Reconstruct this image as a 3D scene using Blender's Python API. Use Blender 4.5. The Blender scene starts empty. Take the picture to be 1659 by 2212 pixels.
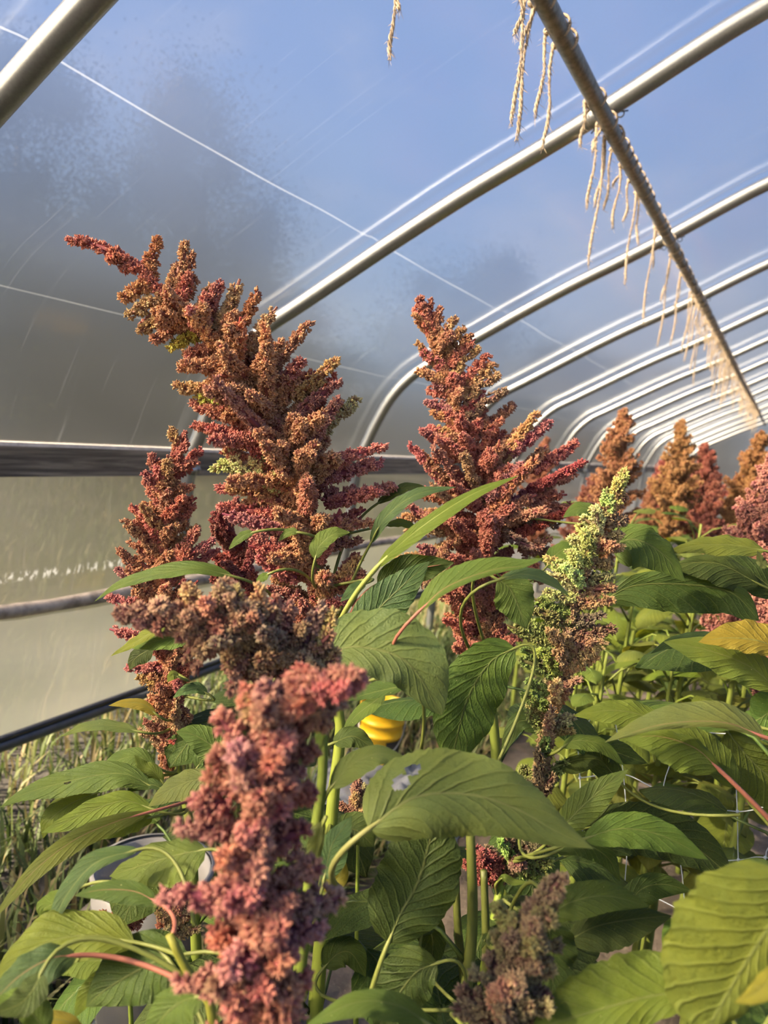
import bpy, math, random
import numpy as np
from mathutils import Vector, Matrix

# ------------------------------------------------------------------ camera, world, sun, exposure
S = bpy.context.scene
COL = S.collection
CAM_Z = 1.38
FPX, CX, CY = 1600.0, 829.5, 1106.0
def _ray(x, y): return np.array([(x - CX) / FPX, -(y - CY) / FPX, -1.0])
_vy = _ray(1705, 1018); _vy /= np.linalg.norm(_vy)          # direction along the tunnel, seen from the camera
_n = np.cross(_ray(705, 918), _vy); _n /= np.linalg.norm(_n)
if _n[1] < 0: _n = -_n
RC = np.array([np.cross(_vy, _n), _vy, _n])                 # camera -> world rotation
CAM = np.array([0.0, 0.0, CAM_Z])
def P(x, y, d):
    """point of the place seen at photo position (x, y) at distance d in front of the camera"""
    return CAM + RC @ (_ray(x, y) * d)
cam = bpy.data.cameras.new('camera'); cam_o = bpy.data.objects.new('camera', cam); COL.objects.link(cam_o)
m4 = Matrix.Identity(4)
for i in range(3):
    for j in range(3): m4[i][j] = RC[i, j]
    m4[i][3] = CAM[i]
cam_o.matrix_world = m4
cam.sensor_fit = 'VERTICAL'; cam.sensor_height = 34.6; cam.lens = 25.03
cam.clip_start = 0.02; cam.clip_end = 400
cam.dof.use_dof = True; cam.dof.focus_distance = 0.98; cam.dof.aperture_fstop = 5.0
S.camera = cam_o
S.view_settings.view_transform = 'Standard'; S.view_settings.look = 'None'
S.view_settings.gamma = 1.0; S.view_settings.use_curve_mapping = False
S.view_settings.exposure = 0.0
S.cycles.max_bounces = 7; S.cycles.diffuse_bounces = 2; S.cycles.glossy_bounces = 3
S.cycles.transmission_bounces = 5; S.cycles.transparent_max_bounces = 8
S.cycles.use_denoising = True

W = bpy.data.worlds.new('sky'); S.world = W; W.use_nodes = True
SUN_DIR = Vector((-0.56, -0.59, 0.58)).normalized()
SUN_E = 30.0
sun = bpy.data.lights.new('sun', 'SUN'); sun.energy = SUN_E; sun.angle = math.radians(0.9); sun.color = (1.0, 0.80, 0.54)
sun_o = bpy.data.objects.new('sun', sun); COL.objects.link(sun_o)
sun_o.rotation_euler = SUN_DIR.to_track_quat('Z', 'Y').to_euler(); sun_o.location = (-6, -8, 9)

class NT:
    """small helper for node trees"""
    def __init__(s, nt): s.t = nt; s.n = nt.nodes; s.l = nt.links
    def new(s, typ, **kw):
        n = s.n.new(typ)
        for k, v in kw.items(): setattr(n, k, v)
        return n
    def link(s, a, b): s.l.new(a, b)
    def put(s, sock, v):
        if hasattr(v, 'is_linked') or isinstance(v, bpy.types.NodeSocket): s.l.new(v, sock)
        else: sock.default_value = v
    def math(s, op, a, b=0.0, clamp=False):
        n = s.new('ShaderNodeMath', operation=op, use_clamp=clamp); s.put(n.inputs[0], a); s.put(n.inputs[1], b); return n.outputs[0]
    def mix(s, f, a, b, blend='MIX'):
        n = s.new('ShaderNodeMix', data_type='RGBA', blend_type=blend); s.put(n.inputs[0], f); s.put(n.inputs[6], a); s.put(n.inputs[7], b); return n.outputs[2]
    def ramp(s, f, stops, interp='LINEAR'):
        n = s.new('ShaderNodeValToRGB'); r = n.color_ramp; r.interpolation = interp
        while len(r.elements) < len(stops): r.elements.new(0.5)
        for e, (p, c) in zip(r.elements, stops): e.position = p; e.color = c if len(c) == 4 else (*c, 1)
        s.put(n.inputs[0], f); return n.outputs[0]
    def smooth(s, v, a, b):
        n = s.new('ShaderNodeMapRange', interpolation_type='SMOOTHSTEP'); s.put(n.inputs[0], v); n.inputs[1].default_value = a; n.inputs[2].default_value = b
        return n.outputs[0]
    def noise(s, vec, scale, detail=3, rough=0.5, dist=0.0):
        n = s.new('ShaderNodeTexNoise'); s.put(n.inputs['Vector'], vec); n.inputs['Scale'].default_value = scale
        n.inputs['Detail'].default_value = detail; n.inputs['Roughness'].default_value = rough; n.inputs['Distortion'].default_value = dist
        return n.outputs[0]
    def map(s, vec, scale=(1, 1, 1), loc=(0, 0, 0)):
        n = s.new('ShaderNodeMapping'); s.put(n.inputs[0], vec); n.inputs['Scale'].default_value = scale; n.inputs['Location'].default_value = loc; return n.outputs[0]
    def sep(s, vec):
        n = s.new('ShaderNodeSeparateXYZ'); s.put(n.inputs[0], vec); return n.outputs
    def mixsh(s, f, a, b):
        n = s.new('ShaderNodeMixShader'); s.put(n.inputs[0], f); s.l.new(a, n.inputs[1]); s.l.new(b, n.inputs[2]); return n.outputs[0]
    def bump(s, h, strength=0.3, dist=0.01):
        n = s.new('ShaderNodeBump'); s.put(n.inputs['Height'], h); n.inputs['Strength'].default_value = strength; n.inputs['Distance'].default_value = dist; return n.outputs[0]
    def bsdf(s, typ, **kw):
        n = s.new(typ)
        for k, v in kw.items(): s.put(n.inputs[k.replace('_', ' ')], v)
        return n.outputs[0]

w = NT(W.node_tree); w.n.clear()
tc = w.new('ShaderNodeTexCoord').outputs['Generated']
z = w.sep(tc)[2]
sky = w.ramp(w.smooth(z, -0.05, 0.75), [(0, (0.42, 0.50, 0.58)), (0.25, (0.30, 0.44, 0.64)), (0.6, (0.17, 0.32, 0.66)), (1, (0.14, 0.28, 0.62))])
cl = w.noise(w.map(tc, (1.3, 1.3, 2.6), (0.4, 0.15, 0.0)), 2.3, 5, 0.55, 0.3)
cloud = w.smooth(cl, 0.50, 0.74)
skyc = w.mix(w.math('MULTIPLY', cloud, 0.75), sky, (0.74, 0.68, 0.68, 1))
bg = w.new('ShaderNodeBackground'); w.link(skyc, bg.inputs[0]); bg.inputs[1].default_value = 1.1
w.link(bg.outputs[0], w.new('ShaderNodeOutputWorld').inputs[0])

# ------------------------------------------------------------------ object helpers
def tag(o, label=None, cat=None, group=None, kind=None):
    if label: o['label'] = label
    if cat: o['category'] = cat
    if group: o['group'] = group
    if kind: o['kind'] = kind
    return o
def empty(name, loc, label, cat, group=None):
    o = bpy.data.objects.new(name, None); COL.objects.link(o); o.location = loc
    o.empty_display_size = 0.05
    return tag(o, label, cat, group)
def link(name, me, parent=None, color=None):
    o = bpy.data.objects.new(name, me); COL.objects.link(o)
    if parent: o.parent = parent
    if color: o.color = (*color, 1)
    return o

class MB:
    """collects vertices and faces; build() links them as ONE mesh object"""
    def __init__(s): s.v = []; s.f = []; s.n = 0; s.mi = []; s.uv = []; s.at = []
    def add(s, v, f, mi=0, uv=None, at=None):
        v = np.asarray(v, float).reshape(-1, 3)
        s.v.append(v); b = s.n; s.n += len(v)
        s.f += [tuple(i + b for i in q) for q in f]; s.mi += [mi] * len(f)
        s.uv.append(np.zeros((len(v), 2)) if uv is None else np.asarray(uv, float))
        s.at.append(np.zeros((len(v), 2)) if at is None else np.asarray(at, float))
    def box(s, c, h, rot=None, mi=0):
        v = np.array([[x, y, z] for x in (-1, 1) for y in (-1, 1) for z in (-1, 1)], float) * np.array(h)
        if rot is not None: v = v @ np.asarray(rot).T
        s.add(v + np.array(c), [(0, 1, 3, 2), (4, 6, 7, 5), (0, 4, 5, 1), (2, 3, 7, 6), (0, 2, 6, 4), (1, 5, 7, 3)], mi)
    def tube(s, pts, r, seg=10, mi=0, cap=True, vscale=1.0):
        pts = np.asarray(pts, float); n = len(pts)
        r = np.full(n, r) if np.isscalar(r) else np.asarray(r, float)
        t = np.gradient(pts, axis=0); t /= np.linalg.norm(t, axis=1)[:, None] + 1e-12
        u = np.cross(t[0], (0, 0, 1.0) if abs(t[0][2]) < 0.9 else (1.0, 0, 0)); u /= np.linalg.norm(u)
        a = np.linspace(0, 2 * np.pi, seg, endpoint=False); vs = []; uvs = []
        ln = np.concatenate([[0], np.cumsum(np.linalg.norm(np.diff(pts, axis=0), axis=1))])
        for i in range(n):
            u = u - t[i] * u.dot(t[i]); u /= np.linalg.norm(u) + 1e-12; w_ = np.cross(t[i], u)
            vs.append(pts[i] + r[i] * (np.cos(a)[:, None] * u + np.sin(a)[:, None] * w_))
            uvs.append(np.stack([np.full(seg, ln[i]), a / (2 * np.pi)], 1))
        f = [(i * seg + k, i * seg + (k + 1) % seg, (i + 1) * seg + (k + 1) % seg, (i + 1) * seg + k) for i in range(n - 1) for k in range(seg)]
        if cap: f += [tuple(range(seg - 1, -1, -1)), tuple((n - 1) * seg + k for k in range(seg))]
        s.add(np.concatenate(vs), f, mi, np.concatenate(uvs))
    def lathe(s, prof, seg=32, c=(0, 0, 0), mi=0):
        a = np.linspace(0, 2 * np.pi, seg, endpoint=False)
        v = np.concatenate([np.stack([np.cos(a) * r, np.sin(a) * r, np.full(seg, z_)], 1) for r, z_ in prof]) + np.array(c)
        s.add(v, [(i * seg + k, i * seg + (k + 1) % seg, (i + 1) * seg + (k + 1) % seg, (i + 1) * seg + k) for i in range(len(prof) - 1) for k in range(seg)], mi)
    def mesh(s, name, mats, smooth=True, attrs=False):
        me = bpy.data.meshes.new(name)
        V = np.concatenate(s.v); me.vertices.add(len(V)); me.vertices.foreach_set('co', V.ravel())
        lt = np.array([len(q) for q in s.f]); li = np.concatenate([np.array(q) for q in s.f])
        me.loops.add(len(li)); me.loops.foreach_set('vertex_index', li)
        me.polygons.add(len(lt)); me.polygons.foreach_set('loop_start', np.concatenate([[0], np.cumsum(lt)[:-1]])); me.polygons.foreach_set('loop_total', lt)
        me.polygons.foreach_set('material_index', np.array(s.mi)); me.polygons.foreach_set('use_smooth', np.full(len(lt), smooth))
        uv = me.uv_layers.new(name='UVMap'); uv.data.foreach_set('uv', np.concatenate(s.uv)[li].ravel())
        if attrs:
            A = np.concatenate(s.at)
            for k, nm in enumerate(('tipf', 'rnd')):
                at = me.attributes.new(nm, 'FLOAT', 'POINT'); at.data.foreach_set('value', A[:, k].copy())
        for m in mats if isinstance(mats, (list, tuple)) else [mats]: me.materials.append(m)
        me.update(calc_edges=True); me.validate(); return me
    def build(s, name, mats, parent=None, color=None, smooth=True):
        return link(name, s.mesh(name, mats, smooth), parent, color)

def catmull(pts, n):
    pts = np.asarray(pts, float)
    if len(pts) == 2: return pts[0] + np.linspace(0, 1, n)[:, None] * (pts[1] - pts[0])
    p = np.vstack([2 * pts[0] - pts[1], pts, 2 * pts[-1] - pts[-2]]); out = []
    for i in range(1, len(p) - 2):
        t = np.linspace(0, 1, 24, endpoint=(i == len(p) - 3))[:, None]
        out.append(0.5 * (2 * p[i] + (p[i + 1] - p[i - 1]) * t + (2 * p[i - 1] - 5 * p[i] + 4 * p[i + 1] - p[i + 2]) * t ** 2 + (3 * p[i] - p[i - 1] - 3 * p[i + 1] + p[i + 2]) * t ** 3))
    o = np.concatenate(out); L = np.concatenate([[0], np.cumsum(np.linalg.norm(np.diff(o, axis=0)[:, :2 if o.shape[1] < 3 else 3], axis=1))])
    q = np.linspace(0, L[-1], n)
    return np.stack([np.interp(q, L, o[:, k]) for k in range(o.shape[1])], 1)

# ------------------------------------------------------------------ materials
def mat(name):
    m = bpy.data.materials.new(name); m.use_nodes = True; t = NT(m.node_tree); t.n.clear()
    out = t.new('ShaderNodeOutputMaterial'); return m, t, out.inputs[0]
def simple(name, c, rough=0.6, metal=0.0, nscale=None, namp=0.3, coord='Object', bump=0.0, spec=0.5):
    m, t, o = mat(name); col = (*c, 1); nrm = None
    if nscale:
        n = t.noise(t.new('ShaderNodeTexCoord').outputs[coord], nscale, 5, 0.6)
        col = t.mix(t.smooth(n, 0.3, 0.7), tuple(x * (1 - namp) for x in c) + (1,), tuple(min(1, x * (1 + namp)) for x in c) + (1,))
        if bump: nrm = t.bump(n, bump, 0.01)
    p = t.new('ShaderNodeBsdfPrincipled'); t.put(p.inputs['Base Color'], col); p.inputs['Roughness'].default_value = rough; p.inputs['Metallic'].default_value = metal
    p.inputs['Specular IOR Level'].default_value = spec
    if nrm: t.link(nrm, p.inputs['Normal'])
    t.link(p.outputs[0], o); return m

def film_material(name, clear, blur, milk, rough=0.55, milk_col=(0.72, 0.80, 0.94), curtain=False):
    """polyethylene sheet: partly clear, partly scattering what lies behind it, a little milky, glossy"""
    m, t, o = mat(name)
    uv = t.new('ShaderNodeTexCoord').outputs['UV']
    tr = t.bsdf('ShaderNodeBsdfTransparent', Color=(0.97, 0.97, 0.97, 1))
    rf = t.bsdf('ShaderNodeBsdfRefraction', Color=(0.80, 0.80, 0.84, 1) if curtain else (0.95, 0.95, 0.95, 1), Roughness=rough, IOR=1.18)
    tl = t.mixsh(0.35, t.bsdf('ShaderNodeBsdfTranslucent', Color=(*milk_col, 1)), t.bsdf('ShaderNodeBsdfDiffuse', Color=(*milk_col, 1)))
    u, v, _ = t.sep(uv)
    # dirt, scratches running with the hoops, and creases running along the tunnel
    sc = t.smooth(t.noise(t.map(uv, (1.2, 60, 1)), 1.0, 4, 0.7, 0.4), 0.60, 0.80)
    sc2 = t.smooth(t.noise(t.map(uv, (9, 11, 1)), 3.0, 5, 0.7), 0.69, 0.78)
    dirt = t.math('ADD', t.math('MULTIPLY', sc, 0.06), t.math('MULTIPLY', sc2, 0.10))
    wob = t.math('MULTIPLY', t.math('SUBTRACT', t.noise(t.map(uv, (0, 0.6, 1)), 1.0, 2), 0.5), 0.08)
    if not curtain:
        for u0, wd, am in ((CREASE_U, 0.0035, 0.30), (CREASE_U - 0.62, 0.003, 0.16)):
            d = t.math('ABSOLUTE', t.math('SUBTRACT', t.math('ADD', u, wob), u0))
            dirt = t.math('ADD', dirt, t.math('MULTIPLY', t.math('MULTIPLY', t.math('SUBTRACT', 1.0, t.smooth(d, wd * 0.3, wd)), am), t.noise(t.map(uv, (0, 1.7, 1)), 1.0, 3)))
    else:
        dr = t.math('MULTIPLY', t.smooth(t.noise(t.map(uv, (0.4, 26, 1)), 1.0, 5, 0.75), 0.60, 0.74), t.smooth(u, 0.25, 0.75))
        dirt = t.math('ADD', dirt, t.math('MULTIPLY', dr, 0.16))
        band = t.math('MULTIPLY', t.math('SUBTRACT', 1.0, t.smooth(t.math('ABSOLUTE', t.math('SUBTRACT', u, SPLASH_U)), 0.004, 0.022)), t.smooth(t.noise(t.map(uv, (30, 60, 1)), 1.0, 3, 0.6), 0.50, 0.60))
        dirt = t.math('ADD', dirt, t.math('MULTIPLY', band, 0.28))
    blob = t.noise(t.map(uv, (1.0, 0.6, 1)), 1.1, 3)
    milk_f = t.math('ADD', t.math('ADD', milk, dirt), t.math('MULTIPLY', t.math('SUBTRACT', blob, 0.5), 0.06), clamp=True)
    through = t.mixsh(blur / (clear + blur), tr, rf)
    body = t.mixsh(milk_f, through, tl)
    wr = t.bump(t.math('ADD', t.math('MULTIPLY', t.noise(t.map(uv, (1.6, 14, 1)), 1.0, 4), 0.6), t.noise(t.map(uv, (2, 3, 1)), 1.0, 3)), 0.10, 0.02)
    gl = t.bsdf('ShaderNodeBsdfGlossy', Color=(1, 1, 1, 1), Roughness=0.15, Normal=wr)
    fr = t.new('ShaderNodeFresnel'); fr.inputs['IOR'].default_value = 1.5
    t.link(t.mixsh(fr.outputs[0], body, gl), o); return m

def leaf_material():
    m, t, o = mat('amaranth_leaf')
    uv = t.new('ShaderNodeTexCoord').outputs['UV']; u, v, _ = t.sep(uv)
    oi = t.new('ShaderNodeObjectInfo'); base = oi.outputs['Color']; rnd = oi.outputs['Random']
    av = t.math('ABSOLUTE', v)
    q = t.math('SUBTRACT', t.math('MULTIPLY', u, 10.5), t.math('MULTIPLY', t.math('POWER', av, 0.75), 3.0))
    q = t.math('ADD', q, t.math('MULTIPLY', t.noise(uv, 3.0, 2), 0.5))
    fr = t.math('ABSOLUTE', t.math('SUBTRACT', t.math('FRACT', q), 0.5))             # 0 at a side vein
    vein = t.math('SUBTRACT', 1.0, t.smooth(fr, 0.012, 0.05))
    rib = t.math('SUBTRACT', 1.0, t.smooth(av, 0.012, 0.05))
    net = t.new('ShaderNodeTexVoronoi', feature='DISTANCE_TO_EDGE'); t.put(net.inputs['Vector'], t.map(uv, (26, 9, 1))); net.inputs['Scale'].default_value = 1.6
    netv = t.math('SUBTRACT', 1.0, t.smooth(net.outputs[0], 0.0, 0.10))
    vm = t.math('MAXIMUM', t.math('MULTIPLY', vein, 0.55), rib)
    n1 = t.noise(t.new('ShaderNodeTexCoord').outputs['Object'], 22, 4, 0.6)
    col = t.mix(t.smooth(n1, 0.3, 0.75), base, t.mix(1.0, base, (1.35, 1.22, 0.95, 1), 'MULTIPLY'))
    col = t.mix(t.math('MULTIPLY', netv, 0.12), col, (0.16, 0.22, 0.07, 1))
    col = t.mix(t.math('MULTIPLY', vm, 0.42), col, (0.17, 0.19, 0.07, 1))
    specks = t.smooth(t.noise(t.new('ShaderNodeTexCoord').outputs['Object'], 420, 2, 0.5), 0.75, 0.80)
    col = t.mix(t.math('MULTIPLY', specks, 0.6), col, (0.52, 0.50, 0.28, 1))
    spot = t.math('MULTIPLY', t.smooth(t.noise(uv, 4.0, 4, 0.7), 0.70, 0.80), t.smooth(rnd, 0.55, 0.8))
    col = t.mix(t.math('MULTIPLY', spot, 0.55), col, (0.36, 0.31, 0.05, 1))
    hgt = t.math('SUBTRACT', t.math('ADD', t.smooth(fr, 0.0, 0.20), t.math('ADD', t.math('MULTIPLY', t.smooth(net.outputs[0], 0, 0.4), 0.30), t.math('MULTIPLY', t.noise(t.new('ShaderNodeTexCoord').outputs['Object'], 130, 4, 0.6), 0.9))), t.math('MULTIPLY', rib, 0.7))
    nb = t.bump(hgt, 0.42, 0.004)
    p = t.new('ShaderNodeBsdfPrincipled'); t.link(col, p.inputs['Base Color']); p.inputs['Roughness'].default_value = 0.52
    p.inputs['Specular IOR Level'].default_value = 0.16; t.link(nb, p.inputs['Normal'])
    tcol = t.mix(1.0, t.mix(t.math('MULTIPLY', vm, 0.5), col, (0.10, 0.13, 0.03, 1)), (2.5, 2.1, 0.6, 1), 'MULTIPLY')
    tl = t.bsdf('ShaderNodeBsdfTranslucent', Color=tcol)
    t.link(t.mixsh(0.30, p.outputs[0], tl), o); return m

def flower_material():
    m, t, o = mat('amaranth_florets')
    base = t.new('ShaderNodeObjectInfo').outputs['Color']
    a = t.new('ShaderNodeAttribute', attribute_name='tipf').outputs['Fac']; r = t.new('ShaderNodeAttribute', attribute_name='rnd').outputs['Fac']
    tip = t.mix(1.0, t.mix(1.0, base, (1.22, 1.32, 1.25, 1), 'MULTIPLY'), (0.14, 0.15, 0.07, 1), 'ADD')
    deep = t.mix(1.0, base, (0.68, 0.48, 0.66, 1), 'MULTIPLY')
    body = t.mix(t.smooth(r, 0.0, 1.0), deep, t.mix(1.0, base, (1.35, 1.45, 1.3, 1), 'MULTIPLY'))
    col = t.mix(t.math('MULTIPLY', t.smooth(a, 0.35, 1.0), t.math('ADD', 0.25, t.math('MULTIPLY', r, 0.75))), body, tip)
    p = t.new('ShaderNodeBsdfPrincipled'); t.link(col, p.inputs['Base Color']); p.inputs['Roughness'].default_value = 0.6; p.inputs['Specular IOR Level'].default_value = 0.25
    tl = t.bsdf('ShaderNodeBsdfTranslucent', Color=t.mix(1.0, col, (1.2, 1.1, 0.9, 1), 'MULTIPLY'))
    t.link(t.mixsh(0.25, p.outputs[0], tl), o); return m

def stalk_material():
    m, t, o = mat('stalk')
    base = t.new('ShaderNodeObjectInfo').outputs['Color']
    uv = t.new('ShaderNodeTexCoord').outputs['UV']
    n = t.noise(t.map(uv, (8, 40, 1)), 1.0, 3)
    col = t.mix(n, base, t.mix(1.0, base, (1.5, 1.4, 1.2, 1), 'MULTIPLY'))
    p = t.new('ShaderNodeBsdfPrincipled'); t.link(col, p.inputs['Base Color']); p.inputs['Roughness'].default_value = 0.45; p.inputs['Specular IOR Level'].default_value = 0.35
    t.link(t.bump(n, 0.25, 0.002), p.inputs['Normal'])
    t.link(p.outputs[0], o); return m

def galvanized():
    m, t, o = mat('galvanized_steel')
    tc_ = t.new('ShaderNodeTexCoord').outputs['Object']
    n = t.noise(tc_, 140, 4, 0.6); n2 = t.noise(tc_, 6, 3)
    p = t.new('ShaderNodeBsdfPrincipled'); p.inputs['Metallic'].default_value = 0.85
    t.link(t.mix(n, (0.22, 0.235, 0.25, 1), (0.38, 0.40, 0.42, 1)), p.inputs['Base Color'])
    t.link(t.math('ADD', 0.26, t.math('MULTIPLY', n2, 0.14)), p.inputs['Roughness']); t.link(t.bump(n, 0.12, 0.001), p.inputs['Normal'])
    t.link(p.outputs[0], o); return m

def wood():
    m, t, o = mat('weathered_board')
    tc_ = t.new('ShaderNodeTexCoord').outputs['Object']
    g = t.noise(t.map(tc_, (22, 1.0, 26)), 1.6, 6, 0.65, 1.2)
    k = t.noise(t.map(tc_, (4, 2.2, 9)), 1.3, 4, 0.6, 0.8)
    col = t.mix(t.smooth(g, 0.35, 0.7), (0.07, 0.060, 0.050, 1), (0.26, 0.225, 0.185, 1))
    col = t.mix(t.math('MULTIPLY', t.smooth(k, 0.58, 0.72), 0.7), col, (0.07, 0.062, 0.052, 1))
    p = t.new('ShaderNodeBsdfPrincipled'); t.link(col, p.inputs['Base Color']); p.inputs['Roughness'].default_value = 0.85; t.link(t.bump(g, 0.4, 0.004), p.inputs['Normal'])
    t.link(p.outputs[0], o); return m

CREASE_U, SPLASH_U = 2.02, 0.30     # filled in again below once the profile is known
M = {}
M['steel'] = galvanized(); M['wood'] = wood(); M['leaf'] = leaf_material(); M['flower'] = flower_material(); M['stalk'] = stalk_material()
M['old_pipe'] = simple('weathered_pipe', (0.20, 0.195, 0.175), 0.38, 0.75, 60, 0.3)
M['dark_pipe'] = simple('dull_grey_pipe', (0.10, 0.11, 0.125), 0.35, 0.5, 30, 0.15)
M['twine'] = simple('jute_twine', (0.50, 0.40, 0.29), 0.9, 0, 160, 0.35, bump=0.3)
M['strip'] = simple('pale_strip', (0.62, 0.58, 0.56), 0.6, 0, 40, 0.15)
M['yellow'] = simple('yellow_plastic', (0.80, 0.48, 0.015), 0.35, 0, 8, 0.06)
M['black'] = simple('black_print', (0.012, 0.012, 0.013), 0.5)
M['white'] = simple('pale_print', (0.62, 0.56, 0.48), 0.5)
M['wire'] = simple('handle_wire', (0.55, 0.55, 0.56), 0.3, 0.9)
M['netcord'] = simple('white_netting', (0.62, 0.68, 0.78), 0.5)
M['bark'] = simple('bark', (0.06, 0.05, 0.04), 0.9, 0, 10, 0.4)

def soil_mat():
    m, t, o = mat('garden_soil')
    tc_ = t.new('ShaderNodeTexCoord').outputs['Object']
    n = t.noise(tc_, 2.2, 6, 0.65); f = t.noise(tc_, 34, 5, 0.7)
    col = t.mix(t.smooth(n, 0.38, 0.62), (0.05, 0.038, 0.028, 1), (0.16, 0.125, 0.10, 1))
    col = t.mix(t.math('MULTIPLY', t.smooth(f, 0.5, 0.75), 0.6), col, (0.20, 0.165, 0.12, 1))
    p = t.new('ShaderNodeBsdfPrincipled'); t.link(col, p.inputs['Base Color']); p.inputs['Roughness'].default_value = 0.95; t.link(t.bump(f, 0.6, 0.02), p.inputs['Normal'])
    t.link(p.outputs[0], o); return m
M['soil'] = soil_mat()
def lawn_mat():
    m, t, o = mat('meadow')
    tc_ = t.new('ShaderNodeTexCoord').outputs['Object']
    n = t.noise(tc_, 0.5, 6, 0.65); f = t.noise(tc_, 18, 5, 0.7)
    col = t.mix(t.smooth(n, 0.35, 0.62), (0.024, 0.026, 0.026, 1), (0.046, 0.042, 0.040, 1))
    col = t.mix(t.math('MULTIPLY', t.smooth(f, 0.45, 0.7), 0.5), col, (0.02, 0.024, 0.012, 1))
    p = t.new('ShaderNodeBsdfPrincipled'); t.link(col, p.inputs['Base Color']); p.inputs['Roughness'].default_value = 0.95; t.link(t.bump(f, 0.8, 0.03), p.inputs['Normal'])
    t.link(p.outputs[0], o); return m
M['lawn'] = lawn_mat()
def grass_mat():
    m, t, o = mat('grass_blades')
    r = t.new('ShaderNodeAttribute', attribute_name='rnd').outputs['Fac']
    col = t.ramp(r, [(0, (0.045, 0.08, 0.016)), (0.5, (0.085, 0.115, 0.026)), (0.72, (0.19, 0.155, 0.07)), (0.94, (0.23, 0.17, 0.09)), (1, (0.27, 0.14, 0.04))])
    p = t.new('ShaderNodeBsdfPrincipled'); t.link(col, p.inputs['Base Color']); p.inputs['Roughness'].default_value = 0.6
    t.link(t.mixsh(0.3, p.outputs[0], t.bsdf('ShaderNodeBsdfTranslucent', Color=col)), o); return m
M['grass'] = grass_mat()
def tree_mat():
    m, t, o = mat('tree_foliage')
    r = t.new('ShaderNodeAttribute', attribute_name='rnd').outputs['Fac']
    col = t.ramp(r, [(0, (0.010, 0.016, 0.008)), (0.7, (0.022, 0.030, 0.013)), (1, (0.045, 0.042, 0.018))])
    t.link(t.bsdf('ShaderNodeBsdfDiffuse', Color=col), o); return m
M['tree'] = tree_mat()

# ------------------------------------------------------------------ the tunnel: film, hoops, purlin, boards
SP = 1.22
Y1 = 2.077
HOOP_Y = [Y1 + SP * k for k in range(-4, 13)]
Y_FRONT, Y_BACK = HOOP_Y[0] - 0.06, HOOP_Y[-1] + 0.06
prof_l = np.array([(-1.985, -1.45), (-1.98, -0.9), (-1.965, -0.45), (-1.945, -0.18), (-1.912, -0.085), (-1.865, 0.03), (-1.785, 0.175), (-1.67, 0.295), (-1.52, 0.385), (-1.34, 0.49),
                   (-1.165, 0.592), (-0.945, 0.714), (-0.745, 0.815), (-0.55, 0.918), (-0.35, 1.032), (-0.21, 1.105), (0.15, 1.27), (0.45, 1.365), (0.75, 1.40)])
prof_l[:, 1] += CAM_Z
XR = 0.75
prof = np.vstack([prof_l, [(2 * XR - x, z_) for x, z_ in prof_l[-2::-1]]])
PR = catmull(prof, 220)
tg = np.gradient(PR, axis=0); tg /= np.linalg.norm(tg, axis=1)[:, None]
NOUT = np.stack([-tg[:, 1], tg[:, 0]], 1)                   # outward (left side first: left, then up)
OFF = 0.045
FP = PR + NOUT * OFF
arc = np.concatenate([[0], np.cumsum(np.linalg.norm(np.diff(FP, axis=0), axis=1))])
HIP_Z = CAM_Z - 0.24
i_hip = int(np.argmin(np.abs(FP[:110, 1] - (HIP_Z + 0.092)))); i_hip_r = 219 - i_hip
def arc_at(x, y):                                            # arc length of the film point seen at a photo position
    d = RC @ _ray(x, y); best = None
    for i in range(i_hip, 110):
        k = d[0] and FP[i, 0] / d[0]
        zz = CAM_Z + d[2] * k
        e = abs(zz - FP[i, 1])
        if k > 0 and (best is None or e < best[0]): best = (e, arc[i])
    return best[1]
CREASE_U = arc_at(560, 385)
dsp = RC @ _ray(150, 1232); SPLASH_U = CAM_Z + dsp[2] * (-2.04 / dsp[0])
M['film'] = film_material('greenhouse_film', 0.22, 0.66, 0.036, 0.76)
M['curtain'] = film_material('curtain_film', 0.14, 0.66, 0.028, 0.75, (0.66, 0.72, 0.82), True)
M['curtain_low'] = film_material('doubled_curtain_film', 0.06, 0.46, 0.14, 0.7, (0.54, 0.58, 0.66), True)

def film_grid(i0, i1, ys, name, material, label, kind='structure'):
    ys = np.asarray(ys); n = i1 - i0; mb = MB()
    lift = sum(np.exp(-((ys - h) / 0.045) ** 2) for h in HOOP_Y) * 0.010 - 0.008
    V = []; UV = []
    for j, y in enumerate(ys):
        q = FP[i0:i1] + NOUT[i0:i1] * lift[j]
        V.append(np.stack([q[:, 0], np.full(n, y), q[:, 1]], 1)); UV.append(np.stack([arc[i0:i1], np.full(n, y)], 1))
    f = [(j * n + i, j * n + i + 1, (j + 1) * n + i + 1, (j + 1) * n + i) for j in range(len(ys) - 1) for i in range(n - 1)]
    f = [q[::-1] for q in f]
    mb.add(np.concatenate(V), f, 0, np.concatenate(UV))
    o = mb.build(name, material); return tag(o, label, None, None, kind)
ys = sorted(set([Y_FRONT, Y_BACK] + [h + d for h in HOOP_Y for d in (-0.3, -0.12, -0.08, -0.055, -0.035, -0.018, 0, 0.018, 0.035, 0.055, 0.08, 0.12, 0.3) if Y_FRONT < h + d < Y_BACK]))
film_grid(i_hip, i_hip_r + 1, ys, 'ceiling', M['film'], 'clear plastic greenhouse film stretched over the hoops')

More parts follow.
